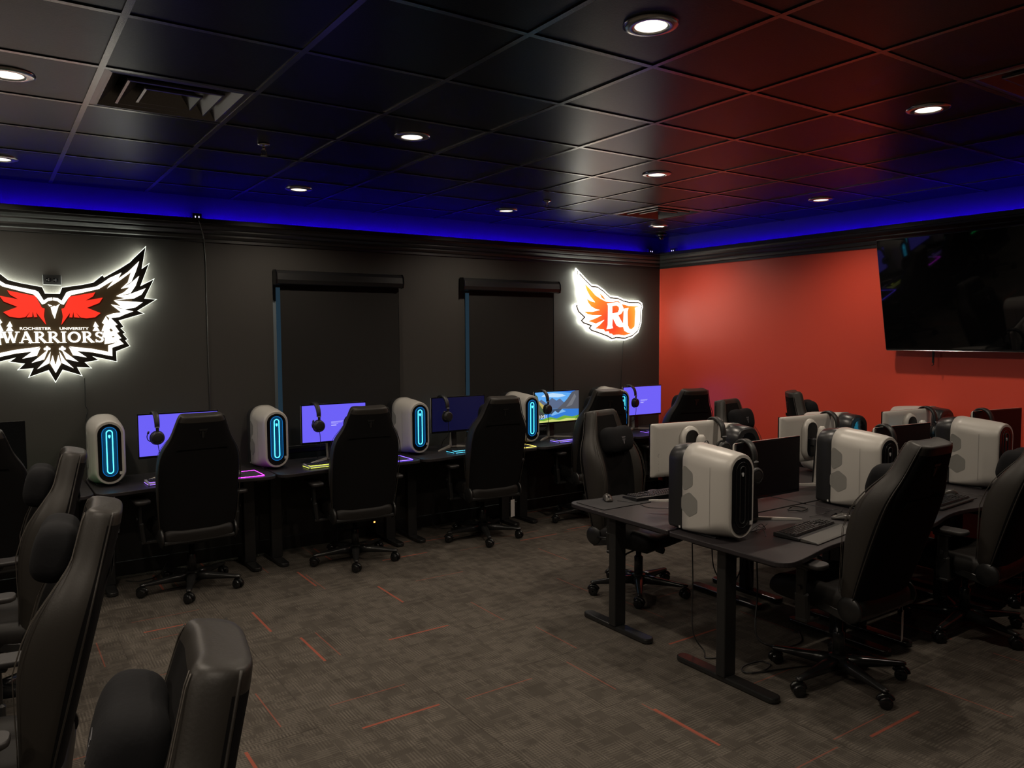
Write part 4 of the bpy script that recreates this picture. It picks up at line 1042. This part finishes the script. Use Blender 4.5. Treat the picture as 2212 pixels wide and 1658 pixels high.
# landscape lock screen
def landscape(mon):
    sc = kids(mon, 'screen')[0]
    def sm(nm, c, s=1.0): return emat('screen ' + nm, srgb(*c), s)
    w, h = MW-.014, MH-.026; cz = .319
    layers = [('sky', (92, 168, 240), [(-.5, .5), (.5, .5), (.5, -.12), (-.5, -.12)]),
      ('cloud', (190, 222, 250), [(-.30, .42), (-.10, .46), (.12, .40), (.20, .34), (.02, .30), (-.22, .33), (-.36, .36)]),
      ('high sky', (40, 120, 222), [(-.05, .5), (.5, .5), (.5, .36), (.28, .44)]),
      ('lake', (46, 122, 214), [(-.5, -.10), (.5, -.10), (.5, -.5), (-.5, -.5)]),
      ('lake sheen', (120, 180, 236), [(-.22, -.16), (.06, -.06), (.20, -.18), (.04, -.24), (-.12, -.30)]),
      ('far ridge', (86, 104, 136), [(-.5, -.06), (-.5, .12), (-.36, .26), (-.25, .14), (-.12, .30), (-.02, .20), (.06, .26), (.16, .12), (.26, -.02), (.2, -.08)]),
      ('gold slope', (190, 170, 90), [(-.5, .04), (-.42, .22), (-.30, .06), (-.20, -.04), (-.5, -.08)]),
      ('reflection', (56, 74, 100), [(-.30, -.08), (.12, -.08), (.02, -.22), (-.05, -.14), (-.14, -.26), (-.22, -.14)]),
      ('right mountain', (84, 88, 98), [(.0, -.08), (.10, .04), (.22, .22), (.34, .46), (.42, .5), (.5, .5), (.5, -.12)]),
      ('mountain face', (112, 116, 124), [(.20, -.04), (.30, .16), (.40, .40), (.44, .30), (.34, .02)]),
      ('forest shore', (74, 92, 66), [(-.5, .46), (-.44, .36), (-.40, .10), (-.34, -.04), (-.28, -.12), (-.30, -.34), (-.5, -.40)]),
      ('rock shadow', (66, 70, 66), [(-.5, .0), (-.40, -.10), (-.30, -.22), (-.38, -.36), (-.5, -.36)]),
      ('meadow', (108, 168, 56), [(-.5, -.34), (-.36, -.40), (-.16, -.33), (-.02, -.40), (.16, -.31), (.34, -.37), (.5, -.33), (.5, -.5), (-.5, -.5)]),
      ('wild flowers', (206, 214, 120), [(-.5, -.42), (-.3, -.45), (-.12, -.41), (.04, -.46), (.22, -.41), (.5, -.45), (.5, -.5), (-.5, -.5)])]
    m = MB(); ml = []
    for k, (nm, c, P) in enumerate(layers):
        m.mi = k; y = -.0015-.00006*k; ml.append(sm(nm, c))
        vs = [m.bm.verts.new((a*w, y, cz+b*h)) for a, b in P]
        f = m.bm.faces.new(vs); f.material_index = k; f.normal_update()
        if f.normal.y > 0: f.normal_flip()
    obj('screen_picture', m, ml, sc, recalc=False)
    me = text_mesh('screen_clock', '10:51', .046, 'LEFT'); obj('screen_clock', me, emat('screen clock white', (1, 1, 1), 1.0), sc, (-.228, -.0028, .212), (R(90), 0, 0))
landscape(MON[4])
# headsets over the left end of each lit monitor
def hang(mon, xl, lab, rot=0):
    bpy.context.view_layer.update(); p = mon.matrix_world @ Vector((xl, .012, .315+MH/2-.0250)); h = headset(lab, tuple(p), mon.rotation_euler.z + R(rot)); h.scale = (1.12, 1.12, 1.12)
hl = ['over the lavender screen under the eagle sign', 'over the lavender screen before the wider blind', 'over the near-black navy screen', 'over the landscape screen', 'over the corner lavender screen']
for k in range(1, 6):
    hang(MON[k], -MW/2+(.115 if k < 4 else .10), 'black headset with microphone hanging ' + hl[k-1], 3*k)
# keyboards / mice / pads
gl = {'purple': emat('violet key light', (.35, .16, 1.0), 2.0), 'yellow': emat('lime key light', (.75, .85, .10), 2.2), 'cyan': emat('cyan key light', (.10, .65, 1.0), 2.6), 'violet': emat('blue-violet key light', (.20, .12, 1.0), 3.4)}
kb = [(1, 1.13, 'keyboard with violet light under the eagle sign, half behind a chair', 'purple', M_silver), (2, 2.27, 'keyboard with yellow-green light before the second lavender screen', 'yellow', M_silver),
      (3, 3.56, 'keyboard with cyan light below the navy screen', 'cyan', None), (4, 4.70, 'keyboard with violet light below the landscape screen', 'violet', M_silver), (5, 5.88, 'keyboard with violet light in the corner below the last lavender screen', 'purple', None)]
for k, x, lab, g, body in kb: keyboard(lab, (x, 5.86, ZL), R(2), gl[g], body)
pg = {'magenta': emat('magenta pad light', (.75, .03, 1.0), 7.0), 'blue': emat('violet-blue pad light', (.12, .06, 1.0), 8.0), 'yellow': emat('yellow pad light', (1.0, .72, .12), 3.0), 'green': emat('green pad light', (.0, 1.0, .22), 5.0)}
for x, g, lab in ((.24, 'green', 'mouse pad with green lit edge at the far left desk'), (1.50, 'magenta', 'mouse pad with magenta lit edge beside the second tower'), (2.72, 'blue', 'mouse pad with violet-blue lit edge beside the third tower'), (3.98, 'yellow', 'mouse pad with yellow lit edge beside the fourth tower')):
    mousepad(lab, (x, 5.84, ZL), .36, .26, 0, pg[g])
mouse('mouse with green lit badge on the green-edged pad', (.25, 5.84, ZL+.004), R(-10), pg['green'])
mouse('dark mouse on the magenta-edged pad', (1.52, 5.86, ZL+.004), R(8))
mouse('dark mouse on the violet-blue-edged pad', (2.66, 5.86, ZL+.004), R(5))
mouse('dark mouse on the yellow-edged pad', (3.94, 5.86, ZL+.004), R(-6))
# power strips and leads under the left row
def power_strip(x, y, rz, label):
    t = thing('wall_power_strip', label, 'power strip', (x, y, .10), rz)
    obj('strip_body', MB().box((0, 0, .028), (.30, .055, .05), bev=.006), M_black, t)
    obj('indicator_light', MB().box((.13, -.0285, .035), (.014, .002, .012)), emat('orange indicator', (1.0, .25, .05), 6.0), t)
    m = MB()
    for k in range(4): m.box((-.10+.055*k, 0, .0535), (.032, .032, .002))
    obj('strip_socket', m, M_blackgloss, t)
power_strip(2.69, 6.355, 0, 'black power strip with orange light low on the wall under the second lavender desk')
def cable(label, pts, r=.004, n=6): return tag(obj('power_cable', MB().tube(smooth_path(pts, 8), r, n), M_cable), label, 'cable')
cable('black lead looping on the carpet under the desk before the blind', [(2.44, 6.32, .72), (2.45, 6.30, .30), (2.40, 6.12, .03), (2.44, 6.06, .006), (2.58, 6.05, .006), (2.72, 6.10, .006), (2.78, 6.22, .006)])
cable('black lead hanging from the desk between the blinds', [(3.40, 6.30, .72), (3.42, 6.28, .45), (3.36, 6.26, .10), (3.46, 6.22, .006), (3.70, 6.22, .006), (3.92, 6.28, .006)])
cable('black lead hanging under the desk below the eagle sign', [(1.10, 6.30, .72), (1.16, 6.24, .36), (1.05, 6.20, .05), (.90, 6.16, .006), (.80, 6.22, .006)])

# chairs of the left row
cl = [(-.05, 5.77, -2, 0, 14, 'gaming chair at the far left edge, in front of the dark screen', 0), (1.17, 5.78, 2, .018, 13, 'gaming chair seen from behind under the eagle sign', 0),
      (2.40, 5.76, -4, .0, 13, 'gaming chair seen from behind at the second lavender screen', 0), (3.60, 5.76, -4, .018, 14, 'gaming chair with paper tag at the near-black navy screen', 1),
      (4.78, 5.77, -6, .025, 14, 'gaming chair in front of the landscape screen', 0), (5.885, 5.70, -12, -.01, 15, 'gaming chair by the corner with pillow showing at left', 0)]
for x, y, a, dz, rc, lab, tg in cl: chair(lab, (x, y, 0), R(a), dz, rc, tagside=tg)
# chairs of the left cluster, facing left
chair('gaming chair nearest the viewer at bottom left, turned sideways', (-.045, 1.52, 0), R(81), -.018, 14)
chair('large gaming chair at left edge behind the nearest one, facing left', (-.065, 2.95, 0), R(82), -.018, 14, pil=.03)
chair('gaming chair facing left, just left of the first tower', (-.03, 4.40, 0), R(86), -.02, 14)

# ------------------------------------------------------------------ right cluster: two rows of desks back to back
ZD = .73
nd = ['nearest to the viewer', 'second from the viewer', 'at the red wall']
nx = [(3.02, 1.185), (4.22, 1.12), (5.355, .96)]
for k, (x, w) in enumerate(nx):
    desk('black standing desk of the near cluster row, ' + nd[k], x, 2.205, w, .74, ZD, lx=(.10, .06) if k else (.10, .10), feet=(-.275, .375), curve=.08)
    desk('black standing desk of the far cluster row, ' + nd[k], x+.01, 2.96, w, .88 if k < 2 else .72, ZD, flip=True, lx=(.06, .10) if k else (.10, .10), feet=(-.36, .22), curve=.08)
tower('white tower on the near cluster desk, closest to the viewer', (3.185, 2.795, ZD+.008), R(-3), False)
tower('white tower in the middle of the near cluster row', (4.415, 2.72, ZD+.008), R(-4), False)
tower('white tower at the right end of the near cluster row', (5.66, 2.62, ZD+.008), R(-6), False)
tower('white tower with its black rear toward the viewer, behind the first near monitor', (4.06, 3.47, ZD+.008), R(180), False)
tower('white tower with its black rear toward the viewer, behind the middle near tower', (5.27, 3.45, ZD+.008), R(180), False)
tower('tower with black rear toward the viewer, by the red wall', (6.25, 3.31, ZD+.008), R(180), False)
RM = []
RM.append(monitor('black-screened monitor on the near desk, closest to the viewer', (3.59, 2.735, ZD), 0))
RM.append(monitor('black-screened monitor on the middle near desk', (4.835, 2.66, ZD), R(-5)))
RM.append(monitor('black-screened monitor at the right end reflecting the red wall', (6.06, 2.64, ZD+.03), R(-8)))
RM.append(monitor('white monitor back at the left end of the far cluster row', (3.53, 3.30, ZD+.055), R(180-7)))
RM.append(monitor('white monitor back in the middle of the far cluster row', (4.72, 3.30, ZD+.02), R(180-4)))
RM.append(monitor('white monitor back with cyan badge near the red wall', (5.70, 3.13, ZD-.0+.012), R(180-6), lit_back=True))
for k, xl, lab, a in ((0, -.19, 'over the closest black monitor', -8), (1, -.18, 'over the middle near black monitor', -5), (2, -.165, 'over the right end black monitor', -5),
                      (3, -.215, 'over the left white monitor back', 0), (4, -.22, 'over the middle white monitor back', 0), (5, -.22, 'over the cyan-badged white monitor back', 0)):
    hang(RM[k], xl, 'black headset hanging ' + lab, a)
k = keyboard('black keyboard with grey palm rest on the closest near desk', (3.63, 2.515, ZD), R(8))
obj('palm_rest', MB().prism([(-.175, .002), (-.080, .002), (-.080, .018), (-.165, .010), (-.175, .006)], -.225, .225, 'x'), M_palm, k, bevel=.002)
keyboard('black keyboard on the far desk beside the tower closest to the viewer', (3.62, 3.63, ZD), R(176))
keyboard('black keyboard on the middle near desk, mostly behind a chair', (4.92, 2.43, ZD), R(4))
mousepad('grey mouse pad at the left end of the far cluster desk', (3.27, 3.66, ZD), .40, .27, R(0))
mouse('dark mouse on the far cluster desk corner', (3.27, 3.72, ZD+.004), R(150))
mouse('dark mouse on the closest near desk, right of the keyboard', (4.03, 2.56, ZD), R(35))
mousepad('black mouse pad on the middle near desk', (5.10, 2.52, ZD), .30, .26, R(2))
mouse('dark mouse on the middle near desk', (5.20, 2.55, ZD+.004), R(60))
cable('tangled thin leads behind the closest keyboard', [(3.345, 2.56, ZD+.006), (3.38, 2.61, ZD+.03), (3.36, 2.67, ZD+.006), (3.43, 2.66, ZD+.04), (3.47, 2.66, ZD+.006), (3.42, 2.67, ZD+.025), (3.37, 2.64, ZD+.006), (3.45, 2.66, ZD+.02), (3.50, 2.67, ZD+.03)], .0022)
cable('thin coiled lead beside the middle near tower', [(3.92, 2.70, ZD+.004), (4.02, 2.66, ZD+.02), (4.10, 2.72, ZD+.004), (4.18, 2.66, ZD+.025), (4.08, 2.62, ZD+.004), (4.16, 2.60, ZD+.012), (4.24, 2.64, ZD+.03), (4.27, 2.52, ZD+.004)], .002)
cable('black coil of lead behind the closest black monitor', [(4.02+.07*math.cos(q), 2.85+.045*math.sin(q), ZD+.006+.004*(q % 2)) for q in [k*.55 for k in range(26)]], .0035)
cable('thin mouse lead across the far cluster desk', [(3.30, 3.66, ZD+.008), (3.36, 3.54, ZD+.003), (3.34, 3.42, ZD+.003), (3.44, 3.30, ZD+.003), (3.42, 3.20, ZD+.003)], .002)
cable('black lead hanging from the far desk down to the carpet', [(3.32, 3.05, .70), (3.30, 3.02, .40), (3.26, 2.98, .12), (3.30, 2.93, .006), (3.24, 2.86, .006), (3.34, 2.80, .006)])
cable('black lead dangling under the closest near desk', [(3.55, 3.10, .70), (3.52, 3.06, .42), (3.62, 3.02, .30), (3.76, 3.04, .42), (3.84, 3.08, .70)])
cable('thicker black lead looping on the carpet under the near desk', [(3.75, 2.95, .70), (3.72, 2.90, .30), (3.64, 2.84, .05), (3.70, 2.72, .006), (3.86, 2.70, .006), (3.98, 2.80, .006)], .005)
cable('coil of black lead lying on the carpet by the near desk leg', [(3.36+.10*math.cos(q), 2.62+.05*math.sin(q), .008+.003*(q % 1.5)) for q in [k*.5 for k in range(22)]] + [(3.55, 2.50, .006), (3.68, 2.44, .006)], .004)
# chairs of the right cluster
chair('gaming chair with paper tag pushed to the closest near desk, seen from behind', (3.61, 2.30, 0), R(0), .05, 18, tagside=1, pil=-.07)
chair('gaming chair with paper tag at the middle near desk, cut by the right edge', (4.86, 2.27, 0), R(4), .005, 17, tagside=1, pil=-.07)
chair('gaming chair at the right end near desk, almost hidden at the right edge', (5.83, 2.26, 0), R(0), .0, 15, pil=-.05)
chair('gaming chair facing the viewer with pillow, at the left end of the far cluster row', (3.715, 3.90, 0), R(192), -.018, 11, tagside=-1, pil=-.03)
chair('gaming chair facing the viewer with pillow, before the red wall', (5.36, 4.14, 0), R(190), -.04, 12)
chair('gaming chair turned sideways before the red wall', (6.03, 3.97, 0), R(-135), .02, 9)
bpy.context.view_layer.update()
for t, dz, adz in ADJ:
    for c in t.children:
        if c.name.split('.')[0] not in ('star_base', 'caster', 'gas_lift', 'paper_tag'): c.location.z += dz if c.name.split('.')[0] != 'armrest' else min(dz, .02)

# ------------------------------------------------------------------ world seen through the windows, camera
w = bpy.data.worlds.new('dusk sky'); scene.world = w; w.use_nodes = True
w.node_tree.nodes['Background'].inputs['Color'].default_value = (.16, .32, .46, 1); w.node_tree.nodes['Background'].inputs['Strength'].default_value = .10
cam = bpy.data.cameras.new('camera'); co = bpy.data.objects.new('camera', cam); COL.objects.link(co); scene.camera = co
F = 1676.6; cam.sensor_fit = 'HORIZONTAL'; cam.sensor_width = 36; cam.lens = F/2212*36; cam.clip_start = .05
yaw, pitch, roll = 0.597862277, -0.0646016530, -0.00490585
f = Vector((math.sin(yaw)*math.cos(pitch), math.cos(yaw)*math.cos(pitch), math.sin(pitch))); r = Vector((math.cos(yaw), -math.sin(yaw), 0)); u = r.cross(f)
r2 = r*math.cos(roll)+u*math.sin(roll); u2 = u*math.cos(roll)-r*math.sin(roll)
co.matrix_world = Matrix(((r2.x, u2.x, -f.x, 0), (r2.y, u2.y, -f.y, 0), (r2.z, u2.z, -f.z, 1.8), (0, 0, 0, 1)))
vs = scene.view_settings; vs.view_transform = 'Standard'; vs.look = 'None'; vs.exposure = EXPO; vs.gamma = 1; vs.use_curve_mapping = False
scene.display_settings.display_device = 'sRGB'
cy = scene.cycles; cy.use_denoising = True; cy.max_bounces = 8; cy.diffuse_bounces = 4; cy.glossy_bounces = 4; cy.sample_clamp_indirect = 4.0; cy.caustics_reflective = False; cy.caustics_refractive = False
try: cy.denoiser = 'OPENIMAGEDENOISE'; cy.denoising_input_passes = 'RGB_ALBEDO_NORMAL'
except Exception: pass
